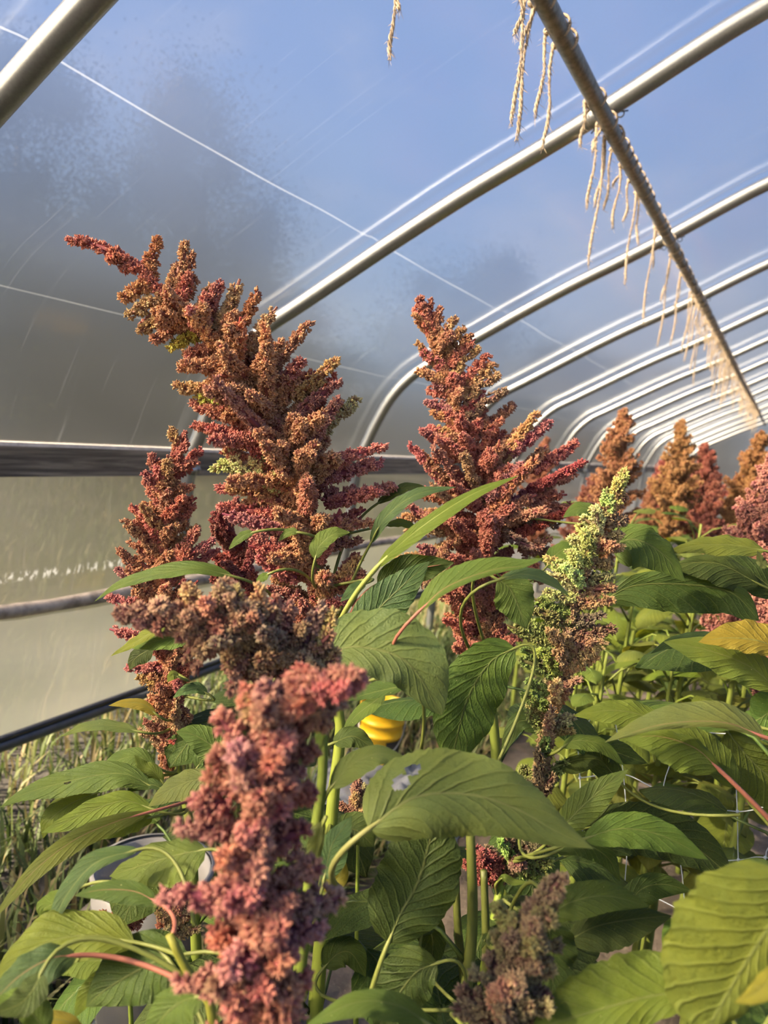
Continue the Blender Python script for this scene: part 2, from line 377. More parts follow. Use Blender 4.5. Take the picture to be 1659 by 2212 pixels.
def sheet(x0, x1, z0, z1, name, material, label, sag=0.0, ny=90, nz=14, sag_fn=None):
    mb = MB(); yy = np.linspace(Y_FRONT, Y_BACK, ny); V = []; UV = []
    rng = np.random.RandomState(3)
    ph = rng.rand(6) * 6
    for y in yy:
        for k in range(nz):
            s_ = k / (nz - 1); zt = z1 if not callable(z1) else z1(y); zb = z0 if not callable(z0) else z0(y)
            zz = zb + (zt - zb) * s_; xx = x0 + (x1 - x0) * s_ + sag * math.sin(math.pi * s_) * (1 + 0.4 * math.sin(y * 2.1 + ph[0])) + 0.25 * sag * math.sin(9 * s_ + y * 1.3 + ph[1]) * math.sin(math.pi * s_)
            V.append((xx, y, zz)); UV.append((zz, y))
    f = [(j * nz + i, (j + 1) * nz + i, (j + 1) * nz + i + 1, j * nz + i + 1) for j in range(ny - 1) for i in range(nz - 1)]
    f = f if x0 < 0 else [q[::-1] for q in f]
    mb.add(V, f, 0, UV); return tag(mb.build(name, material), label, None, None, 'structure')
z_roll = lambda y: CAM_Z - 0.665 + 0.012 * math.sin(y * 2.2)
z_bot = lambda y: CAM_Z - 1.075 - 0.02 * math.sin(y * 1.1 + 0.6)
sheet(-2.06, -2.03, z_roll, HIP_Z + 0.06, 'wall_left', M['curtain'], 'hazy upper side curtain hanging below the weathered board', 0.01)
sheet(-2.06, -2.055, z_bot, z_roll, 'wall_left_lower', M['curtain_low'], 'milky lower side curtain between the rolled edge and the bottom pipe', 0.03)
sheet(2 * XR + 2.06, 2 * XR + 2.03, 0.0, HIP_Z + 0.06, 'wall_right', M['curtain'], 'hazy side curtain on the far side', 0.01)
mb = MB(); loop = [(x, Y_BACK, z_) for x, z_ in FP]; mb.add(loop, [tuple(range(len(loop)))], 0, [(z_, x * 2) for x, y, z_ in loop])
tag(mb.build('wall_back', M['curtain']), 'hazy film end wall closing the tunnel', None, None, 'structure')

R_H, R_P = 0.0265, 0.021
PUR_X = -0.553
ip = int(np.argmin(np.abs(PR[:110, 0] - PUR_X)))
pur = PR[ip] - NOUT[ip] * (R_H + R_P)
ORD = ['nearest', 'second', 'third', 'fourth', 'fifth', 'sixth', 'seventh', 'eighth', 'ninth', 'tenth', 'eleventh', 'twelfth', 'thirteenth']
for k, y in enumerate(HOOP_Y):
    if k < 3: lab = 'galvanized steel hoop behind the photographer'
    elif k == 3: lab = 'galvanized steel hoop crossing the upper left corner'
    else:
        c = k - 3
        lab = ['', 'large galvanized hoop passing behind the tallest pink flower head', 'galvanized hoop passing behind the red flower head right of centre'][c] if c < 3 else f'galvanized steel hoop, {ORD[c - 1]} in the receding row, crossing the twine-hung pipe'
    root = empty('hoop', (0, y, 0), lab, 'hoop', 'greenhouse hoops')
    mb = MB(); mb.tube([(x, 0, z_) for x, z_ in PR], R_H, 20); mb.build('hoop_pipe', M['steel'], root)
    # clamp to the hip board
    ih = int(np.argmin(np.abs(PR[:60, 1] - (HIP_Z + 0.045)))); c0 = np.array([PR[ih, 0], 0, PR[ih, 1]])
    mb = MB(); t3 = np.array([tg[ih, 0], 0, tg[ih, 1]])
    mb.tube([c0 - t3 * 0.014, c0 + t3 * 0.014], R_H + 0.004, 20)
    mb.box(c0 + np.array([-0.012, -0.052, 0]), (0.004, 0.026, 0.014)); mb.box(c0 + np.array([-0.012, 0.046, 0]), (0.004, 0.02, 0.014))
    for yy in (-0.062, 0.052): mb.tube([c0 + np.array([-0.012, yy, 0]), c0 + np.array([0.004, yy, 0])], 0.007, 8)
    mb.build('pipe_clamp', M['steel'], root)
    # wire clip at the purlin
    mb = MB(); pc = np.array([pur[0], 0, pur[1]]); tt = np.array([tg[ip, 0], 0, tg[ip, 1]]); nn = np.array([NOUT[ip, 0], 0, NOUT[ip, 1]])
    for sg in (-1, 1):
        a = np.linspace(0, 2 * np.pi, 14)
        cc = pc + tt * sg * (R_P + 0.012) + nn * 0.016
        mb.tube([cc + 0.009 * (math.cos(q) * tt + math.sin(q) * nn) + np.array([0, 0.004 * q / 6, 0]) for q in a], 0.0022, 6)
        mb.tube([cc + nn * 0.006, cc + nn * 0.02 + np.array([0, 0.03, 0]), cc + tt * sg * 0.02 + nn * 0.012 + np.array([0, 0.035, 0])], 0.0022, 6)
    mb.build('wire_clip', M['dark_pipe'], root)
PUR_Y = (Y_FRONT, Y_BACK - 0.12)
o = MB(); o.tube([(pur[0], y, pur[1] - 0.006 * math.sin(y * 0.9)) for y in np.linspace(*PUR_Y, 60)], R_P, 18)
tag(o.build('purlin_pipe', M['old_pipe']), 'long grey purlin pipe running under the hoops with twine tied on', 'pipe')

root = empty('hip_board', (-1.985, 0, HIP_Z + 0.045), 'weathered grey wooden board running along the left wall behind the hoops', 'board')
mb = MB(); mb.box((0, (Y_FRONT + Y_BACK) / 2, 0), (0.017, (Y_BACK - Y_FRONT) / 2, 0.045)); mb.build('plank', M['wood'], root, smooth=False)
mb = MB(); mb.box((-0.008, (Y_FRONT + Y_BACK) / 2, 0.0505), (0.022, (Y_BACK - Y_FRONT) / 2, 0.0055)); mb.build('batten', M['strip'], root, smooth=False)
o = MB(); yy = np.linspace(Y_FRONT, Y_BACK, 160); rr = np.random.RandomState(5)
o.tube([(-2.045, y, z_roll(y) + 0.004 * math.sin(y * 7)) for y in yy], 0.021 + 0.004 * rr.rand(160), 16)
tag(o.build('rolled_curtain_edge', simple('rolled_film', (0.34, 0.29, 0.24), 0.5, 0, 18, 0.5)), 'brownish rolled film edge running along the middle of the left curtain', 'rolled curtain')
root = empty('curtain_pipe', (-2.05, 0, 0), 'dark grey pipe along the bottom edge of the left curtain', 'pipe')
mb = MB(); mb.tube([(0, y, z_bot(y) - 0.012) for y in yy], 0.021, 16); mb.build('pipe', M['dark_pipe'], root)
mb = MB(); mb.tube([(0.012, y, z_bot(y) + 0.018) for y in yy], 0.010, 10); mb.build('film_clip', simple('black_film_clip', (0.03, 0.032, 0.036), 0.4), root)

# ------------------------------------------------------------------ ground, grass, things outside
def plane(name, x0, x1, y0, y1, z, m, label):
    mb = MB(); mb.add([(x0, y0, z), (x1, y0, z), (x1, y1, z), (x0, y1, z)], [(0, 1, 2, 3)]); return tag(mb.build(name, m), label, None, None, 'structure')
plane('ground', -70, 70, -40, 110, -0.02, M['lawn'], 'grassy ground outside the tunnel')
plane('floor', -1.25, 3.6, Y_FRONT, Y_BACK, 0.0, M['soil'], 'brown garden soil inside the tunnel')
def grass():
    rng = np.random.RandomState(11); mb = MB(); n = 40000
    d = np.sqrt(rng.rand(n)); X = -1.0 - 11 * rng.rand(n) ** 2.2; Y = 0.2 + 5.5 * rng.rand(n) * (1 + np.maximum(0, -2 - X) * .25)
    h = 0.05 + 0.13 * rng.rand(n) ** 1.5; h *= np.where(X > -1.3, 0.6, 1.0); a = rng.rand(n) * 6.283; le = 0.02 + 0.12 * rng.rand(n); wd = 0.003 + 0.003 * rng.rand(n)
    cl = np.sin(X * 3.1 + Y * 1.7) * np.sin(Y * 2.3 - X) * 0.18; cr = np.clip(rng.rand(n) * 0.75 + 0.05 + cl, 0, 1)
    dx, dy = np.cos(a), np.sin(a)
    V = np.zeros((n, 5, 3)); V[:, 0] = np.stack([X - dy * wd, Y + dx * wd, 0 * X - 0.02], 1); V[:, 1] = np.stack([X + dy * wd, Y - dx * wd, 0 * X - 0.02], 1)
    V[:, 2] = np.stack([X + dx * le * 0.35 + dy * wd, Y + dy * le * 0.35 - dx * wd, h * 0.65], 1); V[:, 3] = np.stack([X + dx * le * 0.35 - dy * wd, Y + dy * le * 0.35 + dx * wd, h * 0.65], 1)
    V[:, 4] = np.stack([X + dx * le, Y + dy * le, h], 1)
    F = []
    for i in range(n): b = 5 * i; F += [(b, b + 1, b + 2, b + 3), (b + 3, b + 2, b + 4)]
    at = np.zeros((n, 5, 2)); at[:, :, 1] = cr[:, None]
    mb.add(V.reshape(-1, 3), F, 0, None, at.reshape(-1, 2))
    o = link('grass', mb.mesh('grass', M['grass'], True, True)); return tag(o, 'mixed green and straw coloured grass along the left side', 'grass', None, 'stuff')
grass()

CROWN = {}
def crown_mesh(k, n=170000):
    """a dense crown of fine leaves, 9 m tall and about 3.2 m in radius"""
    if k in CROWN: return CROWN[k]
    rng = np.random.RandomState(k + 1); h, r = 9.0, 3.2
    nc = 46; cz = h * (0.06 + 0.94 * rng.rand(nc)); sh = np.clip(1.12 - (cz / h - 0.42) ** 2 * 2.2, 0.3, 1)
    ca = rng.rand(nc) * 6.283; cr_ = r * sh * np.sqrt(rng.rand(nc)) * 0.75
    C = np.stack([np.cos(ca) * cr_, np.sin(ca) * cr_, cz], 1); R_ = r * (0.22 + 0.22 * rng.rand(nc)) * (0.5 + 0.5 * sh)
    i = rng.randint(0, nc, n); d = rng.normal(size=(n, 3)); d /= np.linalg.norm(d, axis=1)[:, None]
    c = C[i] + d * (R_[i] * np.abs(rng.normal(size=n)) * 0.95)[:, None]; c[:, 2] = np.maximum(c[:, 2], 0.1)
    u = rng.normal(size=(n, 3)); u /= np.linalg.norm(u, axis=1)[:, None]; v = np.cross(u, d); v /= np.linalg.norm(v, axis=1)[:, None] + 1e-9
    s_ = (0.022 + 0.03 * rng.rand(n))[:, None]
    V = np.stack([c - u * s_, c - v * s_ * 0.7, c + u * s_, c + v * s_ * 0.7], 1)
    at = np.zeros((n, 4, 2)); at[:, :, 1] = rng.rand(n)[:, None]
    mb = MB(); mb.add(V.reshape(-1, 3), [tuple(q) for q in (np.arange(4)[None] + 4 * np.arange(n)[:, None]).tolist()], 0, None, at.reshape(-1, 2))
    CROWN[k] = mb.mesh('crown', M['tree'], False, True); return CROWN[k]
def tree(x, y, h, r, seed, label, trunk=0.25):
    root = empty('tree', (x, y, 0), label, 'tree', 'trees beyond the film')
    mb = MB(); mb.tube([(0, 0, 0), (0.1, 0, h * 0.35), (0, 0.1, h * 0.8)], [trunk, trunk * 0.7, 0.05], 8); mb.build('trunk', M['bark'], root)
    o = link('crown', crown_mesh(seed % 3), root); o.scale = (r / 3.2, r / 3.2, h / 9.0); o.rotation_euler = (0, 0, seed * 1.3)
def tree_at(px, py_top, d, r, seed, label, **kw):
    p = P(px, py_top, d); tree(p[0], p[1], p[2], r, seed, label, **kw)
tree_at(40, 90, 15, 3.0, 1, 'tall dark tree blurred behind the film, at the far left edge')
tree_at(450, 190, 18, 2.4, 2, 'dark rounded tree blurred behind the film, right of the pale gap in the foliage')
tree_at(190, 480, 22, 3.2, 3, 'lower dark tree filling the bottom of the gap between two taller trees')
tree_at(620, 640, 26, 3.6, 4, 'low dark tree blurred behind the bend of the large hoop')
tree_at(1030, 560, 30, 4.2, 5, 'dark tree blurred behind the film just right of the red flower head')
tree_at(300, 700, 28, 4.5, 6, 'broad low tree blurred behind the tip of the nodding flower head')
tree_at(-150, 300, 17, 3.2, 7, 'dark tree standing just outside the left edge of the view')
tree_at(860, 800, 34, 4.5, 8, 'low far tree blurred between the two tall flower heads')
tree_at(1250, 760, 40, 5.0, 9, 'far tree blurred behind the hoops above the green flower head')
tree_at(1480, 800, 48, 6.0, 10, 'farthest tree blurred behind the receding hoops')

# ------------------------------------------------------------------ twine tied on the purlin
def strand_mesh(mb, top, length, rng, drift=(0, 0)):
    n = 40; tt = np.linspace(0, 1, n); r0 = 0.0023
    ax = np.stack([top[0] + drift[0] * tt + 0.004 * np.sin(tt * 7 + rng.rand() * 6), top[1] + drift[1] * tt + 0.004 * np.sin(tt * 5 + rng.rand() * 6), top[2] - length * tt], 1)
    ph = tt * length / 0.012 * 6.283 * 0.35
    for k in range(3):
        a = ph + k * 2.094
        q = ax + 0.0016 * np.stack([np.cos(a), np.sin(a), 0 * a], 1) * (1 + 0.8 * tt[:, None])
        mb.tube(q, r0 * (0.75 + 0.35 * np.sin(tt * 9 + k)) * np.where(tt > 0.93, 0.6, 1), 5)
    for _ in range(int(40 + length * 160)):                   # loose fibres
        i = rng.randint(0, n); d = rng.normal(size=3); d[2] = -abs(d[2]) * 0.8 - 0.3; d /= np.linalg.norm(d); l = 0.006 + 0.018 * rng.rand(); p = ax[i]
        s_ = np.cross(d, (0.3, 0.5, 0.8)); s_ /= np.linalg.norm(s_); s_ *= 0.0005
        mb.add([p - s_, p + s_, p + d * l * 0.6 + s_ * 0.7 + (0, 0, -0.001), p + d * l + (0, 0, -0.003)], [(0, 1, 2), (0, 2, 3)])
def twine(y, length, label, seed, group=None, side=-1, drift=(0, 0)):
    rng = np.random.RandomState(seed)
    root = empty('twine_strand', (pur[0], y, pur[1]), label, 'twine', group)
    mb = MB(); a = np.linspace(0, 2 * np.pi * 2.2, 40)
    mb.tube([((R_P + 0.0022) * math.cos(q), 0.0035 * (q / 6.283 - 1) + 0.002 * math.sin(q * 2 + seed), (R_P + 0.0022) * math.sin(q)) for q in a], 0.0026, 6)
    kx = side * (R_P + 0.004)
    for k in range(5):
        c = np.array([kx, 0, -0.006]); rad = 0.006; e = rng.normal(size=3); e /= np.linalg.norm(e); f_ = np.cross(e, (0.1, 0.9, 0.3)); f_ /= np.linalg.norm(f_); g_ = np.cross(e, f_)
        mb.tube([c + rad * (math.cos(q) * f_ + math.sin(q) * g_) for q in np.linspace(0, 5.6, 14)], 0.0026, 5)
    for _ in range(36):
        q = rng.rand() * 6.283; p = np.array([R_P * math.cos(q), rng.normal() * 0.004, R_P * math.sin(q)]); d = np.array([math.cos(q), rng.normal() * 0.9, math.sin(q)]); d /= np.linalg.norm(d); s_ = np.array([0, 0.0005, 0])
        mb.add([p - s_, p + s_, p + d * (0.008 + 0.012 * rng.rand())], [(0, 1, 2)])
    mb.build('knot', M['twine'], root)
    mb = MB(); strand_mesh(mb, (kx, 0, -0.008), length, rng, drift)
    if length > 0.1 and rng.rand() < 0.45: strand_mesh(mb, (kx + 0.004, 0.006, -0.008), length * (0.25 + 0.3 * rng.rand()), rng, (rng.normal() * 0.02, rng.normal() * 0.02))
    mb.build('tail', M['twine'], root)
def purlin_y(px, py):                                       # distance along the purlin seen at a photo position
    d = RC @ _ray(px, py); k = pur[0] / d[0]; return d[1] * k
def twine_px(tx, ty, bx, by, label, seed, group=None):
    # the tail starts on the purlin and ends at the photo position (bx, by)
    best = None
    for y in np.linspace(0.4, 12, 1200):
        q = RC.T @ (np.array([pur[0] - R_P, y, pur[1]]) - CAM); x_ = CX + FPX * q[0] / -q[2]; y_ = CY - FPX * q[1] / -q[2]
        e = abs(y_ - ty)
        if -q[2] > 0.1 and (best is None or e < best[0]): best = (e, y, -q[2])
    y = best[1]; L = abs(by - ty) * best[2] / FPX
    twine(y, max(L, 0.04), label, seed, group)
TW = [(-20, 248, 'thick frayed twine tail, topmost of the strands left of the pipe at the picture top'),
      (-40, 60, 'short frayed twine end at the picture top left of the pipe'),
      (2, 288, 'twine strand ending just above the large hoop, left of the upper knot'),
      (62, 240, 'thin pale twine strand beside the upper knot'),
      (92, 308, 'twine strand hanging from the uppermost visible knot down to the large hoop'),
      (214, 305, 'bunched twine tied where the pipe meets the large hoop'),
      (262, 438, 'kinked twine strand hanging below the large hoop, leftmost there'),
      (292, 562, 'longest twine strand, hanging between the large hoop and the next one'),
      (318, 445, 'twine strand just right of the longest strand'),
      (352, 485, 'stubby twine strand midway between the first two hoops'),
      (385, 470, 'forked twine end midway between the first two hoops'),
      (412, 606, 'twine strand passing over the second hoop'),
      (487, 691, 'long thin twine strand tied at the second hoop'),
      (549, 743, 'long twine strand reaching down to the fourth hoop'),
      (589, 740, 'thick twine strand hanging over the third hoop')]
for k, (ty, by, lab) in enumerate(TW): twine_px(0, ty, 0, by, lab, 40 + k, 'twine strands on the purlin')
rt = random.Random(9); yq = purlin_y(1500, 600) + 0.1; k = 0
y_end = PUR_Y[1] - 0.3; yq = 4.15
while yq < y_end and k < 95:
    twine(yq, rt.choice([0.1, 0.16, 0.22, 0.3, 0.36]) * rt.uniform(0.7, 1.2), 'short twine strand in the crowded row toward the far end of the pipe', 100 + k, 'twine strands at the far end of the purlin')
    yq += rt.uniform(0.05, 0.16); k += 1
# wraps without tails between the near strands
for k, y in enumerate(np.arange(2.15, 4.1, 0.13)):
    mb = MB(); a = np.linspace(0, 2 * np.pi * 1.6, 30)
    mb.tube([(pur[0] + (R_P + 0.002) * math.cos(q), y + 0.006 * (q / 6.283 - 1), pur[1] + (R_P + 0.002) * math.sin(q)) for q in a], 0.0024, 6)
    rng = np.random.RandomState(300 + k)
    for _ in range(30):
        q = rng.rand() * 6.283; p = np.array([pur[0] + R_P * math.cos(q), y + rng.normal() * 0.004, pur[1] + R_P * math.sin(q)]); d = np.array([math.cos(q), rng.normal() * 0.9, math.sin(q)]); d /= np.linalg.norm(d); s_ = np.array([0, 0.0005, 0])
        mb.add([p - s_, p + s_, p + d * (0.008 + 0.012 * rng.rand())], [(0, 1, 2)])
    tag(mb.build('twine_wrap', M['twine']), 'tight twine wrap without a tail on the pipe between the nearer hoops', 'twine', 'twine wraps on the purlin')
dl = RC @ _ray(857, -45); ks = np.linspace(.6, 2.6, 400); gap = [abs(CAM_Z + dl[2] * k - (np.interp(dl[0] * k, PR[:110, 0], PR[:110, 1]) + OFF - .004)) for k in ks]; kb = ks[int(np.argmin(gap))]; lp = CAM + dl * kb
root = empty('twine_strand', Vector(lp), 'lone frayed twine strand hanging at the top edge, left of all others', 'twine', 'twine strands on the purlin')
mb = MB(); rng = np.random.RandomState(77); strand_mesh(mb, (0, 0, 0), 165 * kb / FPX, rng); strand_mesh(mb, (0.004, 0, 0), 0.06, rng, (0.006, 0)); mb.build('tail', M['twine'], root)

#@@PLANTS
# ------------------------------------------------------------------ amaranth: flower spikes, heads, stems, leaves
def florets(path, radii, rng, clump=0.0072, bl=0.0060, bw=0.0015, nb=12, core=True, mb=None, sides=4):
    """a spike: clumps of pointed bracts around a path; tipf runs 0..1 along each bract, rnd is one value per bract"""
    mb = mb or MB()
    path = np.asarray(path, float); radii = np.asarray(radii, float)
    seg = np.linalg.norm(np.diff(path, axis=0), axis=1); L = np.concatenate([[0], np.cumsum(seg)])
    area = np.sum(seg * 2 * np.pi * (radii[:-1] + radii[1:]) / 2)
    nc = max(8, int(area / (clump * clump * 0.62)))
    dens = np.concatenate([[0], np.cumsum(seg * (radii[:-1] + radii[1:]))]); s = np.interp(rng.rand(nc) * dens[-1], dens, L)
    c = np.stack([np.interp(s, L, path[:, k]) for k in range(3)], 1); R = np.interp(s, L, radii)
    tt = np.gradient(path, axis=0); tt /= np.linalg.norm(tt, axis=1)[:, None] + 1e-12
    t = np.stack([np.interp(s, L, tt[:, k]) for k in range(3)], 1); t /= np.linalg.norm(t, axis=1)[:, None]
    rd = rng.normal(size=(nc, 3)); rd -= t * np.sum(rd * t, 1)[:, None]; rd /= np.linalg.norm(rd, axis=1)[:, None]
    e = np.clip((s - (L[-1] - 0.004)) / 0.004, 0, 1)[:, None]
    axis_ = rd * (1 - 0.75 * e) + t * (0.35 + 0.9 * e); axis_ /= np.linalg.norm(axis_, axis=1)[:, None]
    cc = c + rd * (R * (0.30 + 0.50 * rng.rand(nc)))[:, None]
    N = nc * nb; cc = np.repeat(cc, nb, 0); ax = np.repeat(axis_, nb, 0)
    d = ax * 0.95 + rng.normal(size=(N, 3)) * 0.6; d /= np.linalg.norm(d, axis=1)[:, None]
    u = np.cross(d, rng.normal(size=(N, 3))); u /= np.linalg.norm(u, axis=1)[:, None]; v = np.cross(d, u)
    l = bl * (0.6 + 0.6 * rng.rand(N))[:, None]; w_ = bw * (0.75 + 0.6 * rng.rand(N))[:, None]
    p0 = cc + d * l * 0.12
    crn = np.repeat(rng.rand(nc), nb)
    r = np.clip(0.55 * rng.rand(N) + 0.45 * crn, 0, 1)
    if sides == 4:
        V = np.stack([p0, p0 + d * l * 0.55 + u * w_, p0 + d * l * 0.55 + v * w_, p0 + d * l * 0.55 - u * w_, p0 + d * l * 0.55 - v * w_, p0 + d * l], 1)
        fb = np.array([(0, 2, 1), (0, 3, 2), (0, 4, 3), (0, 1, 4), (5, 1, 2), (5, 2, 3), (5, 3, 4), (5, 4, 1)]); tf = [0, .5, .5, .5, .5, 1]
    else:
        V = np.stack([p0, p0 + d * l * 0.55 + u * w_, p0 + d * l * 0.55 - u * w_ * .5 + v * w_ * .87, p0 + d * l * 0.55 - u * w_ * .5 - v * w_ * .87, p0 + d * l], 1)
        fb = np.array([(0, 2, 1), (0, 3, 2), (0, 1, 3), (4, 1, 2), (4, 2, 3), (4, 3, 1)]); tf = [0, .5, .5, .5, 1]
    nv = V.shape[1]
    F = (fb[None] + (np.arange(N) * nv)[:, None, None]).reshape(-1, 3)
    at = np.zeros((N, nv, 2)); at[:, :, 0] = tf; at[:, :, 1] = r[:, None]
    mb.add(V.reshape(-1, 3), [tuple(q) for q in F.tolist()], 0, None, at.reshape(-1, 2))
    if core: mb.tube(path, np.maximum(radii * 0.5, 0.0006), 6)
    return mb
VAR = {}
def spike_variants():
    for L0, R0 in ((0.028, 0.0076), (0.045, 0.0084), (0.07, 0.0092), (0.11, 0.0102)):
        for k in range(3):
            rng = np.random.RandomState(int(L0 * 1000) + k); n = 14; t = np.linspace(0, 1, n)
            bend = (rng.rand() - 0.3) * 0.16 * L0
            path = np.stack([bend * np.sin(t * 2.6), (rng.rand() - .5) * 0.08 * L0 * np.sin(t * 3), t * L0], 1)
            rad = R0 * np.clip(np.minimum(0.62 + 1.6 * t, 1.0) * (1 - 0.62 * t ** 1.8), 0.25, 1) * (1 + 0.10 * np.sin(t * 16 + k))
            VAR[(L0, k)] = florets(path, rad, rng).mesh('flower_spike', [M['flower']], False, True)
spike_variants()
LS = sorted({k[0] for k in VAR})
def spike(parent, base, tip, color, rng, width=1.0):
    base = np.asarray(base); d = np.asarray(tip) - base; L = float(np.linalg.norm(d)); d = d / L
    L0 = min(LS, key=lambda q: abs(math.log(q / L)))
    o = link('flower_spike', VAR[(L0, rng.randint(0, 3))], parent, color)
    q = Vector(d).to_track_quat('Z', 'Y').to_matrix().to_4x4() @ Matrix.Rotation(rng.rand() * 6.283, 4, 'Z')
    wd = width * (0.88 + 0.24 * rng.rand())
    o.matrix_local = Matrix.Translation(Vector(base) - parent_origin(parent)) @ q @ Matrix.Diagonal((wd, wd, L / L0, 1))
    return o
def parent_origin(o):
    v = Vector((0, 0, 0))
    while o: v = v + o.location; o = o.parent
    return v
def jit(c, rng, a=0.13):
    f = 1 + a * rng.normal(); return tuple(float(np.clip(x * f * (1 + a * 0.7 * rng.normal()), 0.004, 0.95)) for x in c)

RED = (0.46, 0.160, 0.130); RUST = (0.49, 0.245, 0.140); PINK = (0.47, 0.170, 0.170); MAG = (0.25, 0.054, 0.068); DUSK = (0.38, 0.200, 0.145); TAN = (0.50, 0.335, 0.175); ROSE = (0.36, 0.142, 0.118); LIME = (0.52, 0.53, 0.21); GRN = (0.20, 0.26, 0.07); BRN = (0.36, 0.23, 0.13); DIM = (0.18, 0.115, 0.075)

def wleaf(mb, base, az, L, wd, droop, elev, rng, stem_pt):
    """one leaf of a distant plant, with its stalk (second material)"""
    N = 9; t = np.linspace(0, 1, N); a = elev - droop * t; dx = np.cumsum(np.cos(a)) * L / N; dz = np.cumsum(np.sin(a)) * L / N
    dr = np.array([math.cos(az), math.sin(az), 0]); sd = np.array([-math.sin(az), math.cos(az), 0])
    c = base + dx[:, None] * dr + dz[:, None] * np.array([0, 0, 1]); pr = np.maximum(t, .002) ** .55 * (1 - t) ** .8; pr /= pr.max()
    V = []; UV = []
    for i in range(N):
        up = np.array([-math.sin(a[i]) * dr[0], -math.sin(a[i]) * dr[1], math.cos(a[i])])
        for q in (-1, -.5, 0, .5, 1): V.append(c[i] + sd * q * wd * pr[i] - up * (abs(q) ** 1.5) * wd * .25 * pr[i] + up * wd * .08 * math.sin(7 * t[i] + q * 3 + az) * abs(q)); UV.append((t[i], q))
    mb.add(V, [(i * 5 + k, i * 5 + k + 1, (i + 1) * 5 + k + 1, (i + 1) * 5 + k) for i in range(N - 1) for k in range(4)], 0, UV)
    mb.tube([stem_pt, (np.array(stem_pt) + base) / 2 + np.array([0, 0, .01]), base, c[3], c[6]], [.003, .0025, .0022, .0013, .0006], 5, 1)
